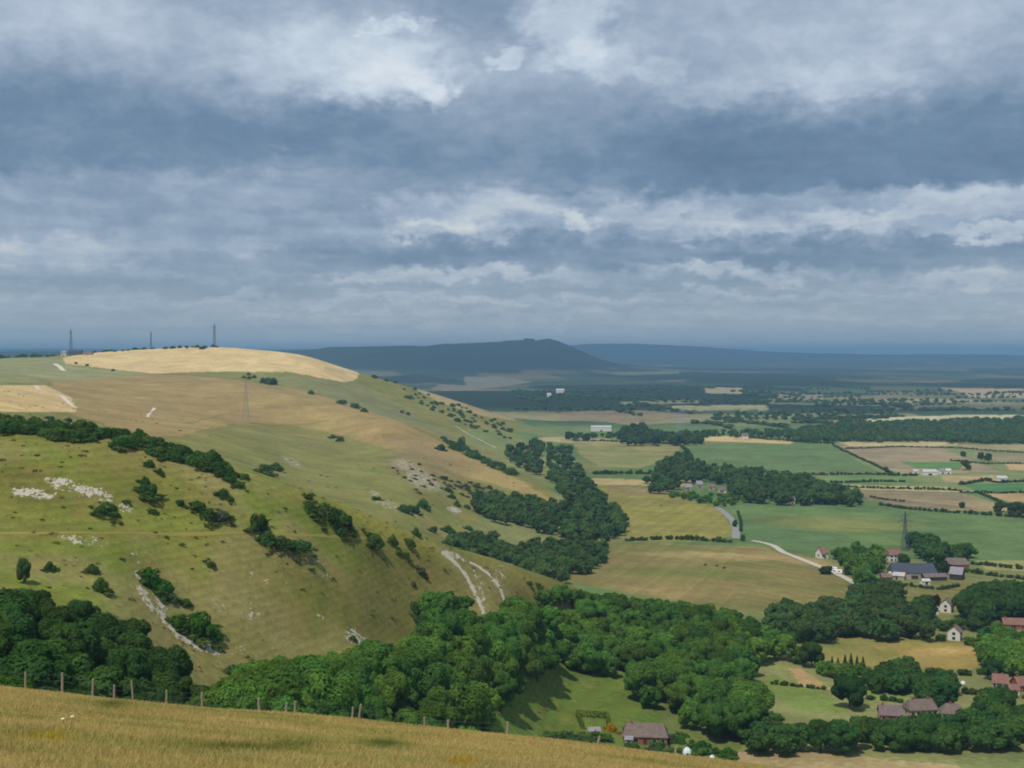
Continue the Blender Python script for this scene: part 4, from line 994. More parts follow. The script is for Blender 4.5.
# --- houses of the village
BL = [
 ('house','large brown roofed house with hipped ends and white gable, above the bottom tree belt',  920,715,31, 8,6,2.8,2.8, STONE,R_BROWN,1.0,5,2,1),
 ('house','second brown roofed house with steep hipped roof, right of the large brown roofed one', 952,718,25, -12,6,2.4,2.6, STONE,R_BROWN,2.0,4,1,1),
 ('house','mauve roofed low house left of the large brown roofed one, half hidden by trees', 890,720,24, -8,6,2.6,2.6, BRICK,R_MAUVE,0,3,1,1),
 ('house','white gabled bungalow with red roof beside the white dome near the right edge', 1000,687,19, -20,6.5,2.4,2.6, WHITE,R_RED,0,4,1,1),
 ('house','red roofed house cut by the right edge, next to the white gabled bungalow', 1020,690,15, 10,6,2.6,2.6, BRICK,R_RED,0,3,1,1),
 ('house','small white outbuilding with red roof in front of the white gabled bungalow', 1013,694,9, 0,4,2.2,1.4, WHITE,R_RED,0,1,0,1),
 ('house','bright white house with brown roof alone at the field edge', 955,640,14, 55,5.6,4.3,2.4, WHITE,R_BROWN,0,2,1,2),
 ('house','white gabled house with pinkish brown roof among dark trees above the bright white house', 947,612,12, 50,5.6,4.2,2.6, WHITE,R_MAUVE,0,2,1,2),
 ('shed','low white shed left of the upper white gabled house', 933,614,11, 10,4,2.4,1.2, WHITE,R_PALE,0,1,0,1),
 ('house','long red roofed house behind bushes at the right edge', 1013,628,22, -8,6,2.4,2.4, BRICK,R_RED,0,4,1,1),
 ('house','small red brick cottage almost buried in the trees left of the upper white house', 894,616,9, 0,6,3.2,2.6, BRICK,R_BROWN,0,2,1,1),
 ('barn','long dark slate roofed barn in the middle of the farmyard', 912,577,46, -4,13,3.6,4.6, STONE,R_SLATE,1.5,0,0,1),
 ('barn','low flint walled building with pale roof in front of the slate barn', 897,579,17, -24,5,2.4,1.6, STONE,R_PALE,0,2,0,1),
 ('barn','purple grey roofed barn at the right of the farmyard', 957,579,18, -30,9,3.6,3.4, DKWOOD,R_GREY,0,0,0,1),
 ('barn','brown tiled barn behind the purple grey roofed one', 956,569,24, -8,8,3.4,3.4, BRICK,R_BROWN,1.5,0,0,1),
 ('shed','long low brown cart shed between the slate barn and the purple grey barn', 934,580,24, 6,5,2.2,1.6, DKWOOD,R_MAUVE,0,0,0,1),
 ('shed','small white roofed shed in front of the cart shed', 925,584,9, 10,4,2.0,1.0, WHITE,R_WHITE,0,0,0,1),
 ('house','tall white farmhouse with red roof behind the slate barn', 893,561,15, 12,7,4.6,3.0, WHITE,R_RED,.6,3,2,2),
 ('house','red roofed cottage with white front beside the chalk track', 822,558,10, 20,7,3.6,3.2, WHITE,R_RED,0,2,1,1),
 ('shed','orange brick shed at the left end of the farmyard', 886,581,10, 0,5,2.6,1.6, BRICK,R_BROWN,0,0,0,1),
 ('barn','grey farm building with pale roof, leftmost of the farm above the green field', 791,504,7, 10,7,4,2.6, STONE,R_GREY,0,1,0,1),
 ('barn','long pale roofed farm building in the middle of the farm above the green field', 806,504,13, -5,9,3.6,2.6, DKWOOD,R_PALE,0,0,0,1),
 ('barn','greyish brown roofed farm building, rightmost of the farm above the green field', 823,503,14, 15,9,4,3, STONE,R_GREY,0,0,0,1),
 ('warehouse','long white building in front of dark trees across the plain', 601,431,20, 0,16,7,2.2, WHITE,R_WHITE,0,0,0,1),
 ('shed','leftmost small white shed in the row on the distant stubble fields', 915,474,5, 0,7,3.4,1.5, WHITE,R_WHITE,0,0,0,1),
 ('shed','longest white shed in the row on the distant stubble fields', 929,475,14, 0,9,4,2, WHITE,R_WHITE,0,0,0,1),
 ('shed','white shed right of the longest one on the distant stubble fields', 941,474,6, 10,8,4,2, WHITE,R_GREY,0,0,0,1),
 ('shed','rightmost white shed in the row on the distant stubble fields', 948,474,5, -10,7,4,2, WHITE,R_WHITE,0,0,0,1),
 ('shed','white roofed shed among trees at the right edge of the distant fields', 1001,481,10, 0,9,3.4,2, WHITE,R_WHITE,0,0,0,1),
 ('house','grey roofed house in the wooded hamlet, tallest of its roofs', 699,488,7, 10,7,4,3.0, STONE,R_GREY,0,2,1,1),
 ('house','grey roofed house at the right of the wooded hamlet', 712,490,8, -15,6,3.5,2.6, STONE,R_MAUVE,0,2,1,1),
 ('house','low grey house in the left of the wooded hamlet', 688,490,7, 0,6,3,2.4, STONE,R_GREY,0,2,1,1),
 ('house','pale cottage in front of the wooded hamlet', 722,493,7, 5,6,3,2.2, WHITE,R_MAUVE,0,2,1,1),
 ('house','white house at the foot of the tall mast on the skyline', 64,356,5, 10,9,5.5,3.0, WHITE,R_GREY,0,2,1,2),
 ('barn','dark blue grey barn right of the tall mast on the skyline', 76,355,12, 0,12,5,3, DSTEEL,R_SLATE,0,0,0,1),
 ('house','low brown roofed house on the skyline right of the dark barn', 88,355,9, 0,8,2.6,2.4, STONE,R_MAUVE,0,2,1,1),
 ('shed','white barn on the dark plain under the far hill', 560,393,8, 0,22,9,4, WHITE,R_WHITE,0,0,0,1),
 ('shed','small white building on the dark plain left of the white barn', 549,397,4, 0,16,7,4, WHITE,R_WHITE,0,0,0,1),
 ('barn','orange brick barn on the hedge right of the dark trees across the plain', 672,440,8, 0,10,4,3, BRICK,R_RED,0,0,0,1),
 ('house','white cottage among the dark trees right of the long white building', 628,433,4, 0,9,5,4, WHITE,R_GREY,0,1,1,1),
 ('house','pale house on the pale strip at the edge of the far wood', 745,439,6, 0,9,5,4, WHITE,R_MAUVE,0,1,1,1),
]
GR = {'house': 'houses in the landscape', 'barn': 'farm buildings', 'shed': 'sheds', 'warehouse': None}
for (nm, lab, px, py, wp, rz, Wd, H, RH, wall, roof, hip, wins, ch, rows) in BL:
    p, L, m = hs(px, py, wp); c = abs(math.cos(D2(rz)))
    L = max((L - Wd * abs(math.sin(D2(rz)))) / c, Wd * .75) if wp > 6 else max(L, 4)
    building(nm, lab, nm, p, D2(rz), L, Wd, H, RH, wall, roof, GR[nm], hip, wins, True, ch, None, rows)
# white dome, caravans, vehicles
p, L, m = hs(963, 686, 5)
o = empty('oil_tank', p); tag(o, 'round white tank on the lawn left of the white gabled bungalow', 'tank')
bm = bmesh.new(); bmesh.ops.create_icosphere(bm, subdivisions=3, radius=L*.5, matrix=Matrix.Translation((0,0,L*.5))); bm_obj('tank_shell', bm, WHITE, o)
bm = bmesh.new(); [bx(bm, sx*L*.3-.1, sx*L*.3+.1, -L*.25, L*.25, -.4, L*.3) for sx in (-1, 1)]; bm_obj('cradle', bm, STEEL, o)
RUBBER = cmat('rubber', lin(34, 34, 36), .8)
def wheel_bm(r, t, x, y):
    bm = bmesh.new(); bmesh.ops.create_cone(bm, segments=16, radius1=r, radius2=r, depth=t, cap_ends=True, matrix=Matrix.Translation((x, y, r)) @ Matrix.Rotation(PI/2, 4, 'X')); return bm
def vehicle(name, label, cat, loc, rz, L, Wd, prof, bodymat, group=None, glass=None, wheels=((.22,),(.8,)), r=.33):
    """profile (x fraction, height) swept across the width; wheels at fractions of the length"""
    o = empty(name, loc, rz); tag(o, label, cat, group)
    bm = bmesh.new(); sides = []
    for sy in (-1, 1):
        sides.append([bm.verts.new(((fx - .5) * L, sy * Wd * .5 * (.86 if z > 1.1 and cat == 'car' else 1), z)) for fx, z in prof])
    bm.faces.new(sides[0]); bm.faces.new(sides[1][::-1]); n = len(prof)
    for i in range(n): bm.faces.new((sides[0][i], sides[1][i], sides[1][(i+1)%n], sides[0][(i+1)%n]))
    bmesh.ops.bevel(bm, geom=bm.edges[:], offset=.06, segments=2, affect='EDGES'); bm_obj('body', bm, bodymat, o)
    for (f0, f1, z0, z1) in glass or ():
        bm = bmesh.new()
        for sy in (-1, 1):
            y = sy * (Wd * .5 * (.93 if cat == 'car' else 1.0) + .012); bx(bm, (f0-.5)*L, (f1-.5)*L, y-.02, y+.02, z0, z1)
        bm_obj('window', bm, GLASS, o)
    for (fx,) in wheels:
        for sy in (-1, 1): bm_obj('wheel', wheel_bm(r, .2, (fx-.5)*L, sy*(Wd*.5-.06)), RUBBER, o)
    return o
CARP = [(0,.35),(0,.8),(.05,.95),(.2,1.0),(.32,1.42),(.68,1.45),(.86,1.02),(.98,.85),(1,.35)]
VANP = [(0,.5),(0,2.1),(.06,2.45),(.9,2.5),(1.0,2.0),(1.0,.5)]
for (px, py, rz, lab) in [(832,571,-28,'left white caravan parked on the chalk track beside the olive tree'), (837.5,573.5,-28,'right white caravan parked on the chalk track, nearer the farm')]:
    p = at(px, py); vehicle('caravan', lab, 'caravan', p, D2(rz), 6.2, 2.3, VANP, cmat('white_gelcoat', lin(240,240,236), .4, .03), 'white caravans on the track', [(.15,.35,1.3,1.9),(.6,.8,1.3,1.9)], ((.5,),))
p = at(734.5, 523); vehicle('parked_car', 'pale car on the grey road by the green field bend', 'car', p + Vector((0,0,.25)), D2(80), 4.3, 1.75, CARP, cmat('pale_paint', lin(196, 196, 200), .35, .04), None, [(.27,.72,1.02,1.34)])
p = at(925, 638); vehicle('parked_car', 'dark car parked at the far edge of the lower tan field', 'car', p, D2(8), 4.4, 1.75, CARP, cmat('dark_paint', lin(40, 44, 52), .35, .04), None, [(.27,.72,1.02,1.34)])
p = at(908, 638)
o = vehicle('tractor', 'dark tractor beside the field shelter at the far edge of the tan field', 'tractor', p, D2(20), 3.8, 1.4, [(0,.7),(0,1.5),(.08,1.6),(.12,2.7),(.45,2.7),(.5,1.55),(.98,1.4),(1,.6)], cmat('tractor_paint', lin(60, 56, 50), .5, .1), None, [(.14,.44,1.7,2.55)], ((.2,),), .8)
for sy in (-1, 1): bm_obj('wheel', wheel_bm(.45, .2, 1.3, sy*.6), RUBBER, o)
p, L, m = hs(899, 636, 9)
building('field_shelter', 'grey brown field shelter at the far edge of the lower tan field', 'shed', p, D2(12), L, 3.2, 2.0, .7, TIMBER, R_GREY, None, 0, 0, True, 0)

# cattle in the big tan field
def cow_mesh():
    verts = [(0,0,1.0),(.55,0,1.02),(.95,0,1.1),(1.3,0,1.0),(1.62,0,.78),(-.6,0,1.02),(-.85,0,.95),(-1.0,0,.5)]
    rad = [.38,.36,.26,.17,.1,.36,.12,.04]
    edges = [(0,1),(1,2),(2,3),(3,4),(0,5),(5,6),(6,7)]
    for sx, sy in ((.62,.2),(.62,-.2),(-.62,.2),(-.62,-.2)):
        i = len(verts); a = 1 if sx > 0 else 5
        verts += [(sx, sy, .7), (sx + .03 * (1 if sx > 0 else -1), sy, .38), (sx, sy, .03)]; rad += [.16, .085, .075]; edges += [(a, i), (i, i+1), (i+1, i+2)]
    me = bpy.data.meshes.new('cow'); me.from_pydata(verts, edges, []); ob = bpy.data.objects.new('cow', me); COL.objects.link(ob)
    md = ob.modifiers.new('skin', 'SKIN'); me.skin_vertices[0].data[0].use_root = True
    for i, r_ in enumerate(rad): me.skin_vertices[0].data[i].radius = (r_, r_)
    s2 = ob.modifiers.new('sub', 'SUBSURF'); s2.levels = 1; s2.render_levels = 1
    dg = bpy.context.evaluated_depsgraph_get(); m2 = bpy.data.meshes.new_from_object(ob.evaluated_get(dg)); bpy.data.objects.remove(ob); m2.name = 'cow'
    return m2
cwm = cow_mesh(); cwm.materials.clear(); cwm.materials.append(cmat('cow_hide', lin(58, 44, 36), .8, .5, 1.2))
for (px, py, rz, lab) in [(705,566,10,'dark cow standing alone, left of the pair in the big tan field'),(717,567,170,'dark cow grazing left in the pair in the big tan field'),(724,569,30,'dark cow grazing right in the pair in the big tan field'),(661,506,60,'dark cow alone in the yellow green field by the road')]:
    o = link(bpy.data.objects.new('cow', cwm)); o.location = at(px, py); o.rotation_euler = (0, 0, D2(rz)); tag(o, lab, 'cow', 'cattle on the fields')

# --- masts and pylons
def bar(bm, a, b, r): tube(bm, [a, b], [r, r], 4)
def lattice(bm, H, w0, w1, n, r, taper=1.0):
    lv = []
    for i in range(n + 1):
        f = i / n; w = (w0 + (w1 - w0) * f ** taper) / 2; z = H * f
        lv.append([(w, w, z), (-w, w, z), (-w, -w, z), (w, -w, z)])
    for a, b in zip(lv, lv[1:]):
        for k in range(4):
            bar(bm, a[k], b[k], r); bar(bm, b[k], b[(k+1)%4], r*.6); bar(bm, a[k], b[(k+1)%4], r*.55); bar(bm, a[(k+1)%4], b[k], r*.55)
def mast(px, py, hp, lab, w0, w1, dishes, rods):
    p = sky_at(px); H = hp * p.y / F; o = empty('radio_mast', p - Vector((0,0,1))); tag(o, lab, 'mast', 'masts on the skyline')
    bm = bmesh.new(); lattice(bm, H * .86, w0, w1, 14, .16); bm_obj('lattice_tower', bm, DSTEEL, o)
    bm = bmesh.new(); tube(bm, [(0,0,H*.86),(0,0,H)], [.22,.1], 6); bm_obj('antenna', bm, DSTEEL, o)
    for (f, a, r) in dishes:
        w = (w0 + (w1 - w0) * f / .86) / 2 + r * .6
        bm = bmesh.new(); bmesh.ops.create_cone(bm, segments=14, radius1=r, radius2=r*.8, depth=r*.8, cap_ends=True, matrix=Matrix.Translation((w*math.cos(a), w*math.sin(a), H*f)) @ Matrix.Rotation(a, 4, 'Z') @ Matrix.Rotation(PI/2, 4, 'Y')); bm_obj('dish', bm, STEEL, o)
    for (f, a) in rods:
        w = 1.6; bm = bmesh.new(); bar(bm, (w*math.cos(a), w*math.sin(a), H*f-2), (w*math.cos(a), w*math.sin(a), H*f+3), .14); bar(bm, (0,0,H*f), (w*math.cos(a), w*math.sin(a), H*f), .1); bm_obj('aerial', bm, DSTEEL, o)
mast(71, 356, 29, 'leftmost radio mast, tapering lattice above the dark barn on the skyline', 5.0, 1.4, [(.45,-1.2,1.0),(.6,.3,.9),(.72,-2.4,.9)], [(.8,0),(.8,3.1)])
mast(151, 349, 20, 'shortest radio mast, thin and plain in the middle of the three', 2.0, 1.2, [(.7,-1.5,.7)], [(.82,1)])
mast(214.5, 347, 26, 'rightmost radio mast, thick lattice with many aerials above the big tan field', 3.2, 2.4, [(.5,-1.4,1.1),(.62,.2,1.1),(.72,-2.6,1.0),(.8,-1.0,1.0)], [(.84,0),(.84,2),(.84,4),(.7,3)])
def pylon(px, py, hp, lab, rz, mat):
    p = at(px, py); H = hp * p.y / F; o = empty('pylon', p - Vector((0,0,.6)), rz); tag(o, lab, 'pylon', 'electricity pylons')
    bm = bmesh.new(); lattice(bm, H * .62, H * .19, H * .055, 7, .13, .8); bm_obj('body', bm, mat, o)
    bm = bmesh.new(); lattice(bm, H * .38, H * .055, H * .01, 6, .11); ob = bm_obj('peak', bm, mat, o); ob.location = (0, 0, H * .62)
    for f, w in ((.64, .15), (.76, .19), (.88, .13)):
        bm = bmesh.new(); W_ = H * w
        for s in (-1, 1):
            t = (s * W_, 0, H * f); 
            for yy in (-1, 1): bar(bm, (s*H*.02, yy*H*.022, H*f), t, .1); bar(bm, (s*H*.02, yy*H*.018, H*(f+.045)), t, .08)
        am = bm_obj('cross_arm', bm, mat, o)
        for s in (-1, 1):
            bm = bmesh.new(); tube(bm, [(s*W_, 0, H*f), (s*W_, 0, H*f-1.6)], [.12, .12], 5); bm_obj('insulator', bm, cmat('porcelain', lin(120, 96, 86)), am)
pylon(246, 423, 45, 'pale lattice pylon standing on the brown hillside', .3, cmat('weathered_zinc', lin(150, 146, 140), .8, .1))
pylon(905, 550, 40, 'dark slim pylon in the big green field behind the farm', .2, DSTEEL)

# --- the field fence on the brow
fo = empty('post_fence', atY(180, 67)); tag(fo, 'weathered post and wire fence along the brow of the tawny meadow', 'fence')
POSTS = [(24,672,0),(61,673,0),(91,679,2),(113,685,0),(132,681,-4),(165,690,1),(201,692,0),(258,698,0),(285,703,3),(294,701,0),(351,707,4),(357,704,9),(424,717,0),(448,720,0),(507,722,2),(596,736,14),(675,748,8),(-14,668,0),(-60,664,0)]
pb = []
for px, py, lean in POSTS:
    b = atY(px, 67.2); s = float(s_py(py)); H = max(s * b.y - b.z, .75)
    bm = bmesh.new(); r = random.uniform(.055, .075); l = math.tan(D2(lean)) * H
    tube(bm, [(0,0,-.5),(random.uniform(-.01,.01)+l*.4,0,H*.4),(l*.75+random.uniform(-.015,.015),0,H*.75),(l,0,H)], [r,r*1.02,r*.96,r*.9], 8)
    po = bm_obj('post', bm, TIMBER, fo); po.location = b - fo.location; pb.append((b.x, b.y, b.z, H, l))
pb.sort()
for f in (.35, .65, .92):
    bm = bmesh.new()
    for a, b in zip(pb, pb[1:]):
        A = Vector((a[0] + a[4]*f, a[1] + .07, a[2] + a[3]*f)); B = Vector((b[0] + b[4]*f, b[1] + .07, b[2] + b[3]*f)); M_ = (A + B) / 2 - Vector((0, 0, .05))
        tube(bm, [A - fo.location, M_ - fo.location, B - fo.location], [.0035]*3, 4)
    bm_obj('wire', bm, STEEL, fo)

# --- roads and tracks draped on the land
def ribbon(name, pts, width, mat, label, off=.12, ymin=90., wv=.0):
    P = [at(x, y, ymin) for x, y in pts]; Q = []
    for a, b in zip(P, P[1:]):
        n = max(2, int((b - a).length / 2.0)); Q += [a.lerp(b, i / n) for i in range(n)]
    Q.append(P[-1])
    for _ in range(6): Q = [Q[0]] + [(Q[i-1] + Q[i] * 2 + Q[i+1]) / 4 for i in range(1, len(Q) - 1)] + [Q[-1]]
    A = np.array([[q.x, q.y] for q in Q]); T = np.gradient(A, axis=0); T /= np.linalg.norm(T, axis=1)[:, None] + 1e-9; Nn = np.stack([-T[:, 1], T[:, 0]], 1)
    k = np.linspace(-.5, .5, 5); wl = width * (1 + wv * (np.array([vnoise(i * .35, 3.3) for i in range(len(A))]) - .5) * 2)
    XY = A[:, None, :] + Nn[:, None, :] * (k[None, :, None] * wl[:, None, None])
    Z = terrain(XY[..., 0].ravel(), XY[..., 1].ravel()) + off
    V = np.column_stack([XY.reshape(-1, 2), Z]); n = len(A); i = np.arange(n * 5).reshape(n, 5)
    Fq_ = np.stack([i[:-1, :-1], i[:-1, 1:], i[1:, 1:], i[1:, :-1]], -1).reshape(-1, 4)
    o = link(bpy.data.objects.new(name, mesh_np(name, V, Fq_, [mat], True))); tag(o, label, None, None, 'structure'); return o
ROAD = cmat('asphalt', lin(140, 138, 132), .9, .12, .3); CHALKP = cmat('chalk_path', lin(214, 204, 184), .95, .14, .4); CHALKW = cmat('white_chalk', lin(232, 228, 220), .95, .12, .3); GRASSP = cmat('grass_path', lin(138, 130, 64), .95, .16, .2); LANE = cmat('pale_lane', lin(186, 176, 158), .95, .12, .4)
ribbon('road', [(716,507),(726,514),(733,521),(736,529),(736,539)], 5.8, ROAD, 'grey lane bending between the yellow field and the big green field', .3)
ribbon('road', [(752,541),(764,543),(774,546),(782,552),(800,559),(815,565),(828,570),(845,578),(856,584)], 5.0, LANE, 'pale chalky lane running down to the farm', .3)
ribbon('path', [(-20,534),(40,534),(100,534),(160,533.5),(230,533),(300,537),(350,539),(400,541),(430,547)], .9, GRASSP, 'worn grassy terrace path across the near spur', .06, 200, .5)
ribbon('path', [(55,364),(60,367),(64,371)], 7, CHALKP, 'white chalk track beside the skyline house', .3, 700)
ribbon('path', [(36,386),(39,390),(62,396),(68,402),(76,408)], 4.5, CHALKP, 'pale chalk track by the left tan field', .25, 700, .3)
ribbon('path', [(147.5,417),(149,414.5),(151.5,411.5),(154.5,408)], 2.4, CHALKP, 'short white chalk track behind the scrub on the crest', .2, 700, 1.3)
ribbon('path', [(186,423),(200,420),(214,416),(232,412)], 3.0, GRASSP, 'faint pale track climbing the brown hill', .2, 700, .4)
ribbon('path', [(196,432),(225,427),(260,424),(330,420)], 3.0, GRASSP, 'faint pale track across the brown hill', .2, 700, .4)
ribbon('path', [(455,426),(468,434),(480,440),(496,448)], 2.6, LANE, 'pale chalk track slanting down the far slope', .25, 900, .3)

# --- hedges
def hedge(pts, h, col, label, step=1.1, ymin=150.):
    P = [at(x, y, ymin) for x, y in pts]; Vs, Qs, Ts, off = [], [], [], 0
    for a, b in zip(P, P[1:]):
        n = max(1, int((b - a).length / (h * step)))
        for i in range(n):
            q = a.lerp(b, (i + random.random() * .6) / n); k = random.choice((.6, .8, 1, 1, 1.1, 1.35)); hh = h * k; w = h * random.uniform(1.1, 1.6)
            V, Q, T = random.choice(LOD_F if q.y > 900 else LOD_M); an = random.uniform(0, 6.3); c, s = math.cos(an), math.sin(an); z = tz(q.x, q.y) - hh * .12
            Vs.append(np.column_stack([q.x + (V[:, 0]*c - V[:, 1]*s) * w, q.y + (V[:, 0]*s + V[:, 1]*c) * w, z + V[:, 2] * hh])); Qs.append(Q + off); off += len(V); Ts.append(T * np.array(gcol(col, .15)))
    me = mesh_np('hedge', np.vstack(Vs), np.vstack(Qs), [leafm]); set_col(me, 'tint', np.vstack(Ts)); o = link(bpy.data.objects.new('hedge', me)); o.color = (1,1,1,1); tag(o, label, 'hedge', 'field hedges')
H_ = G_BLUE * .85
for pts, h, lab in [
 ([(626,541),(660,539.5),(700,540.5),(734,543)], 3.2, 'thick dark hedge between the yellow green field and the big tan field'),
 ([(592,474),(620,474),(650,474),(690,476)], 4.5, 'tall dark hedge at the foot of the pale field'),
 ([(572,441),(610,441.5),(650,443),(682,445)], 3.0, 'low hedge along the far side of the pale field'),
 ([(682,447),(688,452),(690,458)], 4.0, 'short hedge between the pale field and the distant green field'),
 ([(833,445),(850,454),(872,464),(896,476)], 2.6, 'hedge slanting between the distant green field and the pink stubble'),
 ([(792,475),(830,475),(880,475),(920,476)], 3.4, 'dark hedge along the near side of the distant green field'),
 ([(828,486),(860,488),(900,489),(962,491)], 2.8, 'hedge between the two pale strips on the right'),
 ([(880,505),(905,509),(940,512),(985,515),(1040,519)], 3.2, 'dark hedge beneath the pink stubble along the big green field'),
 ([(845,449),(900,447),(950,448),(990,451),(1040,454)], 2.4, 'far hedge at the top of the pink stubble field'),
 ([(950,461),(985,464),(1040,464)], 2.4, 'hedge beneath the lone trees on the distant fields'),
 ([(960,493),(1000,493.5),(1040,493)], 2.6, 'hedge beneath the green strip at the right edge'),
 ([(960,485),(985,481),(1000,483),(1040,481)], 3.6, 'bushy hedge above the green strip at the right edge'),
 ([(975,492),(990,498),(1012,509)], 2.4, 'short slanting hedge beside the stubble at the right'),
 ([(970,564),(1000,567),(1040,571)], 2.6, 'hedge right of the farm along the pale strip'),
 ([(966,572),(1000,577),(1040,582)], 2.8, 'second hedge right of the farm, nearer than the first'),
 ([(905,586),(940,590),(960,586)], 2.2, 'low hedge in front of the farm sheds'),
 ([(965,642),(990,648),(1010,655)], 2.4, 'hedge running right from the bright white house'),
 ([(905,671),(950,676),(985,674)], 3.2, 'hedge along the near edge of the lower tan field'),
 ([(935,692),(970,694),(1030,699)], 2.6, 'hedge in front of the white gabled bungalow'),
 ([(770,684),(800,687),(828,690)], 1.6, 'thin dark hedge below the bare strip on the lawn'),
 ([(868,699),(890,701),(906,703)], 2.6, 'hedge right of the large round tree'),
 ([(830,483),(845,483),(870,482),(905,482)], 3.0, 'ragged hedge left of the white sheds'),
 ([(742,437),(770,440),(800,442),(834,444)], 4.0, 'dark hedge beneath the far pale strip'),
 ([(870,497),(885,500),(905,502)], 1.8, 'broken low hedge inside the pink stubble'),
]: hedge(pts, h, H_, lab)
hedge([(738,512),(741,522),(741,532)], 1.8, H_, 'low hedge on the outer bend of the grey lane')
hedge([(542,742),(560,738),(580,739),(600,741),(618,742)], 2.6, G_MID*.95, 'bushy hedge at the near edge of the small meadow', .8)
hedge([(652,746),(670,752),(700,756),(722,752)], 2.0, G_MID*1.1, 'bushy garden hedge right of the bungalow', .8)

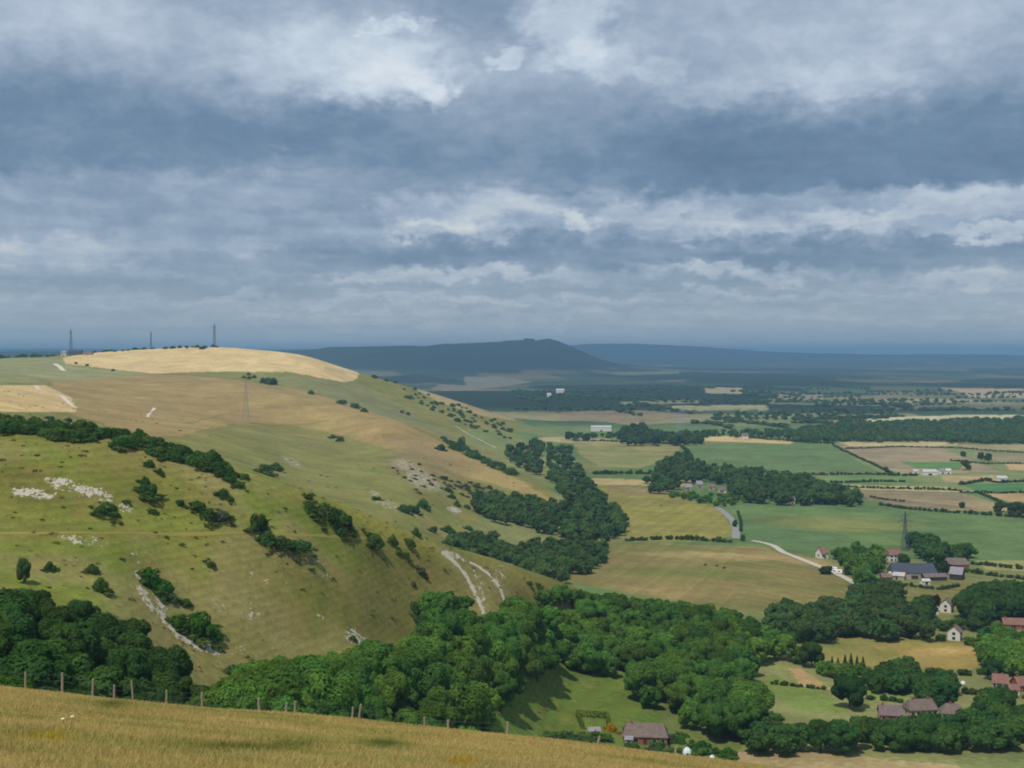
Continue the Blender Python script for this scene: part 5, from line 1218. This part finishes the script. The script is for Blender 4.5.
# --- scrub on the slopes
BU = [
 (106,514,22,14,1,'dark oval bush touching the right end of the chalk scar'), (148,496,17,19,1,'upright dark bush on the slope above the chalk scar'), (145,484,10,10,1,'small bush just above the upright dark bush'),
 (150,466,8,9,1,'small dark bush beneath the crest scrub'), (160,474,7,8,1,'little bush right of the small dark bush beneath the crest scrub'), (180,505,7,9,1,'small dark bush left of the three bush clump on the upper slope'),
 (153,513,8,7,1,'low bush right of the oval dark bush'), (126,503,7,6,1,'tiny bush above the broken chalk'), (197,507,14,10,1,'left bush of the clump above the terrace path'), (208,517,18,13,1,'middle bush of the clump above the terrace path'),
 (222,520,17,12,2,'greyish right bush of the clump above the terrace path'), (223,496,8,12,1,'small upright bush on the upper slope'), (230,500,8,6,1,'low bush beside the small upright one'),
 (265,474,13,14,1,'dark bush left in the pair near the spur edge'), (276,470,14,9,1,'dark bush right in the pair near the spur edge'), (229,480,14,9,1,'bush at the lower end of the crest scrub'), (238,486,12,7,1,'low bush just below the end of the crest scrub'),
 (258,530,15,26,1,'tall dark bush on the terrace path'), (267,543,18,14,1,'dark bush right of the tall one on the path'), (281,547,24,13,1,'wide low bush in the row below the path'), (300,550,26,12,1,'wide low bush at the right end of the row below the path'),
 (310,512,14,14,1,'left bush of the big scrub clump on the spur'), (324,517,26,21,1,'largest bush of the big scrub clump on the spur'), (337,523,24,17,1,'right bush of the big scrub clump on the spur'), (346,525,13,15,1,'far right bush of the big scrub clump on the spur'), (340,535,9,11,1,'small bush just below the big scrub clump'),
 (374,547,17,17,1,'round dark bush on the terrace path right of the scrub clump'), (393,545,10,12,1,'dark bush in the middle of three along the path end'), (410,547,10,11,1,'round dark bush at the end of the path'), (405,557,9,8,1,'small bush just below the path end'),
 (416,534,6,9,1,'small bush on the spur edge above the path end'), (422,575,8,10,2,'faint bush on the slope left of the chalk slide'), (413,585,6,6,2,'tiny bush on the slope left of the chalk slide'), (415,612,10,12,1,'dark bush above the wood left of the chalk slide'), (419,624,16,10,1,'wide dark bush just above the central wood'),
 (211,566,9,7,1,'low dark bush alone on the bare slope'), (50,570,10,11,1,'dark round bush right of the pale thin tree'), (92,572,11,13,1,'dark bush above its neighbour left of the chalk gully'), (100,590,15,15,1,'bush below its neighbour left of the chalk gully'),
 (151,585,20,24,3,'bright green large bush at the top of the chalk gully'), (160,592,22,17,3,'bright green bush right of the large one at the gully top'), (178,627,18,16,3,'bright bush in the middle of the chalk gully'), (198,634,26,28,3,'largest bright green bush beside the chalk gully'), (211,640,20,18,3,'bright green bush at the foot of the chalk gully'), (186,606,10,10,1,'small dark bush above the largest bright bush in the gully'), (236,676,14,16,1,'dark bush above the left end of the central wood'),
 (353,640,7,6,1,'tiny dark bush beside the low chalk patch above the wood'), (366,644,9,8,1,'dark bush right of the low chalk patch above the wood'), (270,384,12,10,1,'larger bush of the pair beneath the big tan field'), (263,383,6,7,1,'smaller bush of the pair beneath the big tan field'),
 (244,378,4,4,1,'leftmost of four dot like bushes below the big tan field'), (248.5,375,4,4,1,'highest of four dot like bushes below the big tan field'), (249,379,4,4,1,'lowest of four dot like bushes below the big tan field'), (254,378,4,4,1,'rightmost of four dot like bushes below the big tan field'),
 (311,394,5,6,1,'small bush on the green strip below the tan field'), (341,404,10,6,1,'left bush of the row on the brown ridge'), (355,408,10,7,1,'middle bush of the row on the brown ridge'), (364,412,7,5,1,'right bush of the row on the brown ridge'),
 (333,438,6,5,1,'left of two bushes on the middle hillside'), (340,441,7,6,2,'right of two bushes on the middle hillside'), (441,450,8,8,1,'lone dark bush on the second ridge'), (402,413,4,4,1,'left of two tiny bushes on the far green slope'), (408,415,4,4,1,'right of two tiny bushes on the far green slope'),
 (423,508,12,11,1,'dark bush right of the lower chalk pit'), (413,512,11,11,1,'dark bush under the lower chalk pit'), (404,512,11,10,1,'dark bush left under the lower chalk pit'), (376,500,8,6,1,'small bush at the lone chalk scrape'),
 (452,498,7,6,1,'small bush below the big chalk pit'), (457,506,6,7,1,'small bush left of the white chalk bank'), (467,508,6,5,1,'small bush on the white chalk bank'), (433,532,8,9,1,'small bush low on the middle slope'), (448,533,13,9,1,'bush at the left end of the lower hill foot wood'), (416,536,9,8,1,'small bush behind the near spur edge'),
 (529,585,8,6,1,'dark bush on the end of the near spur'), (539,589,8,7,1,'second dark bush on the end of the near spur'), (548,596,9,8,2,'olive bush at the tip of the near spur'), (461,446,8,13,1,'upright dark bush beside the far chalk track'),
 (76,364,3,3,1,'left tiny bush on the lower edge of the big tan field'), (87,366,3.5,3.5,1,'middle tiny bush on the lower edge of the big tan field'), (113,371,3.5,3.5,1,'right tiny bush on the lower edge of the big tan field'),
 (611,731,11,10,4,'round golden yellow shrub left of the bungalow'), (632,748,14,9,3,'green shrub in front of the bungalow'), (668,742,12,10,2,'olive shrub right of the bungalow'), (702,750,18,11,3,'large bright shrub behind the pale garden tent'), (676,755,12,8,3,'green shrub left of the pale garden tent'), (728,757,16,11,3,'green shrub at the right end of the garden'), (655,752,13,9,1,'dark shrub below the bungalow'), (588,744,16,10,1,'dark shrub in front of the clipped hedge'), (570,745,16,11,1,'dark shrub left of the clipped hedge'),
]
BC = {1: G_DARK * 1.05, 2: lin(92, 96, 70), 3: lin(70, 108, 36), 4: lin(176, 142, 34)}
for px, py, w, h, c, lab in BU:
    p = at(px, py); m = p.y / F
    plant('bush', random.choice(BUSH), random.choice(STEM), 'stem', 'foliage', p - Vector((0,0,.15)), h*m*1.05, w*m*.84, gcol(BC[c], .08), lab, 'bush', None)
def scrub(poly, n, hr, label, group, c=1, sep=5, ymin=90.):
    xs = [q[0] for q in poly]; ys = [q[1] for q in poly]; got = []
    for _ in range(n * 30):
        if len(got) >= n: break
        x = random.uniform(min(xs), max(xs)); y = random.uniform(min(ys), max(ys))
        if inpoly(np.array([x]), np.array([y]), poly)[0] and all((x-a)**2 + (2*(y-b))**2 > sep*sep for a, b in got):
            got.append((x, y)); p = sky_at(x) + Vector((0, random.uniform(-30, 10), 0)) if 'skyline' in label and x < 260 else at(x, y, ymin); h = random.uniform(*hr); ok_ = p.y < 4000
            p.z = tz(p.x, p.y)
            if ok_: plant('bush', random.choice(BUSH), random.choice(STEM), 'stem', 'foliage', p - Vector((0,0,.2)), h, h * random.uniform(.95, 1.35), gcol(BC[c], .2), label, 'bush', group)
scrub([(-70,416),(0,417),(60,420),(110,427),(150,440),(190,453),(228,466),(226,474),(195,467),(150,458),(118,450),(98,443),(60,438),(40,440),(0,434),(-70,430)], 78, (2.6,4.6), 'dark hawthorn bush in the dense scrub along the crest of the near spur', 'crest scrub', 1, 6)
scrub([(200,466),(226,470),(250,480),(238,484),(210,476)], 8, (1.6,2.6), 'low bush at the thin lower end of the crest scrub', 'thin end of the crest scrub', 1, 6)
scrub([(282,346),(310,349),(352,361),(385,373),(420,386),(415,390),(380,380),(345,368),(310,355),(282,349)], 64, (4,9), 'dark bush in the scrub along the skyline right of the big tan field', 'skyline scrub', 1, 3, 1500)
scrub([(400,388),(440,398),(490,418),(515,430),(510,440),(470,428),(430,410),(400,396)], 62, (3,7.5), 'bush in the loose scrub on the far slope below the brown field', 'far slope scrub', 1, 3.5, 1400)
scrub([(440,438),(470,450),(505,468),(520,476),(505,474),(470,458),(445,446)], 44, (3,7), 'bush in the line behind the second ridge', 'scrub behind the second ridge', 1, 3, 1100)
scrub([(440,478),(480,484),(505,490),(470,500),(445,492)], 22, (2,4.5), 'olive scrub bush right of the big chalk pit', 'chalk pit scrub', 2, 5, 700)
scrub([(95,350),(130,350),(160,347),(214,343.5),(226,344.5),(214,346),(150,350),(100,355)], 26, (3.5,6.5), 'dark bush on the skyline between the masts', 'bushes between the masts', 1, 3.5, 1500)
scrub([(-30,352),(0,352),(54,352),(54,362),(0,362),(-30,362)], 22, (5,9), 'dark bush on the skyline left of the leftmost mast', 'left skyline bushes', 1, 3.2, 1500)
scrub([(384,460),(430,466),(446,492),(420,496)], 18, (1.4,2.8), 'small dark bush growing among the rubble of the big chalk pit', 'bushes in the chalk pit', 2, 5, 700)
scrub([(440,530),(470,525),(500,538),(470,545),(440,540)], 6, (2,4), 'bush on the slope above the lower hill foot wood', 'middle slope scrub', 1, 5, 600)
for (px, Y, h, w, lab) in [(6,84,3.2,5.0,'pale green bush behind the leftmost fence post'), (350,100,3.6,5,'green bush behind the paired leaning posts'), (392,112,4.5,6.5,'wide green bush on the brow right of the leaning posts'), (440,118,4.2,7,'green bush on the brow beneath the central wood'), (488,112,2.6,5,'low green bush on the brow left of the small meadow'), (222,84,1.6,3,'low green bush behind the fence between two posts')]:
    p = atY(px, Y); plant('bush', random.choice(CR_NEAR), STEM[0], 'stem', 'foliage', p - Vector((0,0,.3)), h, w*.8, gcol(BC[3], .05), lab, 'bush', None)
# rank tussocks and low bramble all over the slopes
def tussocks():
    r = np.random.default_rng(77); Vs, Qs, Ts, off = [], [], [], 0; n = 0
    while n < 1300:
        a = r.random() < .72
        px = r.uniform(-40, 590); Y = r.uniform(230, 480) if a else r.uniform(650, 1250); u = (px - 512) / F; x = u * Y
        if fbm(np.array([x / 22]), np.array([Y / 22]), 3, 91)[0] < .5: continue
        z = tz(x, Y)
        if z < -118: continue
        h = r.uniform(.14, .55) * (1 if a else 1.6); w = h * r.uniform(2.0, 5.0); V, Q, T = LOD_F[r.integers(len(LOD_F))]; k = r.permutation(len(Q))[:42]
        Vk = V.reshape(-1, 4, 3)[k].reshape(-1, 3); an = r.uniform(0, 6.3); c, s = math.cos(an), math.sin(an)
        Vs.append(np.column_stack([x + (Vk[:, 0]*c - Vk[:, 1]*s) * w, Y + (Vk[:, 0]*s + Vk[:, 1]*c) * w, z - .1 + Vk[:, 2] * h])); Qs.append(np.arange(len(Vk)).reshape(-1, 4) + off); off += len(Vk)
        col = [lin(116, 120, 60), lin(104, 116, 54), lin(140, 128, 76), lin(158, 142, 92)][r.integers(4)] * r.uniform(.8, 1.2); Ts.append(np.tile(col, (len(Vk), 1))); n += 1
    pts = [(bx_ + (q := w_ * r.uniform(.42, .95)) * math.cos(t := r.uniform(0, 2*PI)), by_ + q * math.sin(t), w_, h_, c_) for (bx_, by_, w_, h_, c_) in BP if 200 < by_ < 1400 for _ in range(7)]
    zb_ = terrain(np.array([p_[0] for p_ in pts]), np.array([p_[1] for p_ in pts]))      # bramble fringe round each bush
    for (x, Y, w_, h_, c_), z in zip(pts, zb_):
        h = h_ * r.uniform(.10, .34); w = h * r.uniform(1.6, 3.2); V, Q, T = LOD_F[r.integers(len(LOD_F))]; k = r.permutation(len(Q))[:70]
        Vk = V.reshape(-1, 4, 3)[k].reshape(-1, 3); Vs.append(np.column_stack([x + Vk[:, 0] * w, Y + Vk[:, 1] * w, z - .1 + Vk[:, 2] * h])); Qs.append(np.arange(len(Vk)).reshape(-1, 4) + off); off += len(Vk)
        Ts.append(np.tile((np.array(c_) * .6 + lin(112, 116, 58) * .4) * r.uniform(.85, 1.15), (len(Vk), 1)))
    me = mesh_np('tussocks', np.vstack(Vs), np.vstack(Qs), [leafm]); set_col(me, 'tint', np.vstack(Ts)); o = link(bpy.data.objects.new('tussocks', me)); o.color = (1,1,1,1); tag(o, 'rank grass tussocks and low bramble scattered over the slopes', 'tussocks', kind='stuff')
tussocks()
# trees on the crown of the far hill
p = at(530, 341)
STF = []
for k in range(20):
    x = 8000 * float(u_px(random.uniform(525, 533), 0)); y = 8000 + random.uniform(-60, 60); STF.append((x, y, tz(x, y) - 3, random.uniform(11, 19), random.uniform(16, 30), tuple(G_BLUE * .7)))
stuff_trees('hilltop_clump', STF, LOD_F, 'dark clump of trees on the top of the far hill')

# --- grass of the near meadow, flowers
def grass():
    r = np.random.default_rng(5); n = 330000
    Y = np.sqrt(r.uniform(13 ** 2, 72 ** 2, n)); u = r.uniform(-.50, .50, n); X = u * Y
    Z = terrain(X, Y); cl = fbm(X / 1.6, Y / 1.6, 3, 301); bigp = fbm(X / 6, Y / 3, 4, 201); hgt = r.uniform(.05, .15, n) * (.5 + 1.0 * cl)
    wd = r.uniform(.006, .012, n) * (1 + Y / 40); a = r.uniform(0, PI, n); lx = r.normal(0, .05, n) + .02; ly = r.normal(0, .05, n)
    V = np.empty((n, 3, 3)); V[:, 0] = np.stack([X - wd*np.cos(a), Y - wd*np.sin(a), Z - .02], 1); V[:, 1] = np.stack([X + wd*np.cos(a), Y + wd*np.sin(a), Z - .02], 1); V[:, 2] = np.stack([X + lx, Y + ly, Z + hgt], 1)
    base = lin(194, 172, 116); gr = lin(160, 156, 92); pk = lin(196, 174, 122)
    k = sstep(.42, .60, bigp)[:, None] * .7; c = base * (1 - k) + gr * k; k2 = (sstep(.5, .7, fbm(X / 10 + 9, Y / 5, 4, 211)) * .6)[:, None]; c = c * (1 - k2) + pk * k2
    for (cx, cy, rx, ry, cc) in [(292,745,22,4,lin(86,112,50)), (384,745,26,5,lin(88,112,50)), (112,705,16,4,lin(100,112,60)), (48,738,22,4,lin(190,160,30)), (462,762,16,4,lin(180,146,30)), (240,748,60,5,lin(110,116,56))]:
        qx, qy = project(X, Y, Z); w = np.exp(-((qx-cx)/rx)**2 - ((qy-cy)/ry)**2)[:, None] * .9; c = c * (1 - w) + cc * w
    c = c * r.uniform(.9, 1.1, (n, 1))
    me = mesh_np('grass', V.reshape(-1, 3), np.arange(3 * n).reshape(-1, 3), [leafm]); set_col(me, 'tint', np.repeat(c, 3, 0))
    o = link(bpy.data.objects.new('grass', me)); o.color = (1,1,1,1); tag(o, 'dry tawny meadow grass with greener tufts on the near brow', 'grass', kind='stuff')
grass()
scrub([(672,730),(690,734),(708,748),(690,748),(672,744)], 9, (1.4, 2.6), 'green garden shrub on the slope right of the bungalow', 'garden shrubs', 3, 6, 150)
def flower(px, py, label, n, col, size):
    p = at(px, py, 8); o = empty('wild_flower', p); tag(o, label, 'flower'); r = np.random.default_rng(int(px))
    bm = bmesh.new(); hd = bmesh.new()
    for i in range(n):
        x, y, h = r.normal(0, .10), r.normal(0, .08), r.uniform(.16, .34); tube(bm, [(x*.4, y*.4, -.05), (x, y, h)], [.008, .005], 4)
        bmesh.ops.create_uvsphere(hd, u_segments=8, v_segments=5, radius=size, matrix=Matrix.Translation((x, y, h)) @ Matrix.Diagonal((1, 1, .45, 1)))
    bm_obj('stem', bm, cmat('stem_green', lin(92, 110, 50)), o); bm_obj('flower_head', hd, cmat('flower_' + str(int(px)), col, .8, .06), o)
flower(97, 694, 'tall creamy white flower clump standing between two fence posts', 7, lin(236, 236, 205), .07)
flower(92, 697, 'short creamy flower clump just left of the tall white one', 4, lin(230, 228, 190), .06)
flower(69, 730, 'single pale flower in the tawny meadow left', 2, lin(225, 215, 190), .05)
flower(234, 709, 'small white flower on the brow right of the seventh post', 3, lin(236, 236, 225), .06)
# smoke of a field fire
p = at(678, 441); m = p.y / F
bm = bmesh.new(); n = 10; rg = []
for (z, r_, dx) in ((0, 2, 0), (10, 5, 1), (24, 8, 3), (40, 10, 6), (52, 6, 8)): rg.append([bm.verts.new((dx + r_*math.cos(2*PI*k/n)*(1+.2*math.sin(3*k+z)), r_*math.sin(2*PI*k/n), z)) for k in range(n)])
for a, b in zip(rg, rg[1:]):
    for k in range(n): bm.faces.new((a[k], a[(k+1)%n], b[(k+1)%n], b[k]))
bm.faces.new(rg[0][::-1]); bm.faces.new(rg[-1])
smk = bpy.data.materials.new('smoke_mat'); smk.use_nodes = True; sn = NT(smk.node_tree); smk.node_tree.nodes.clear()
sv = sn.new('ShaderNodeVolumePrincipled', inp={'Color': (.45, .6, .78, 1), 'Density': .012}); so_ = sn.new('ShaderNodeOutputMaterial'); sn.l.new(sv.outputs[0], so_.inputs['Volume'])
o = bm_obj('smoke_plume', bm, smk); o.location = p; tag(o, 'faint blue smoke plume rising in front of the far woods', 'smoke', kind='stuff')
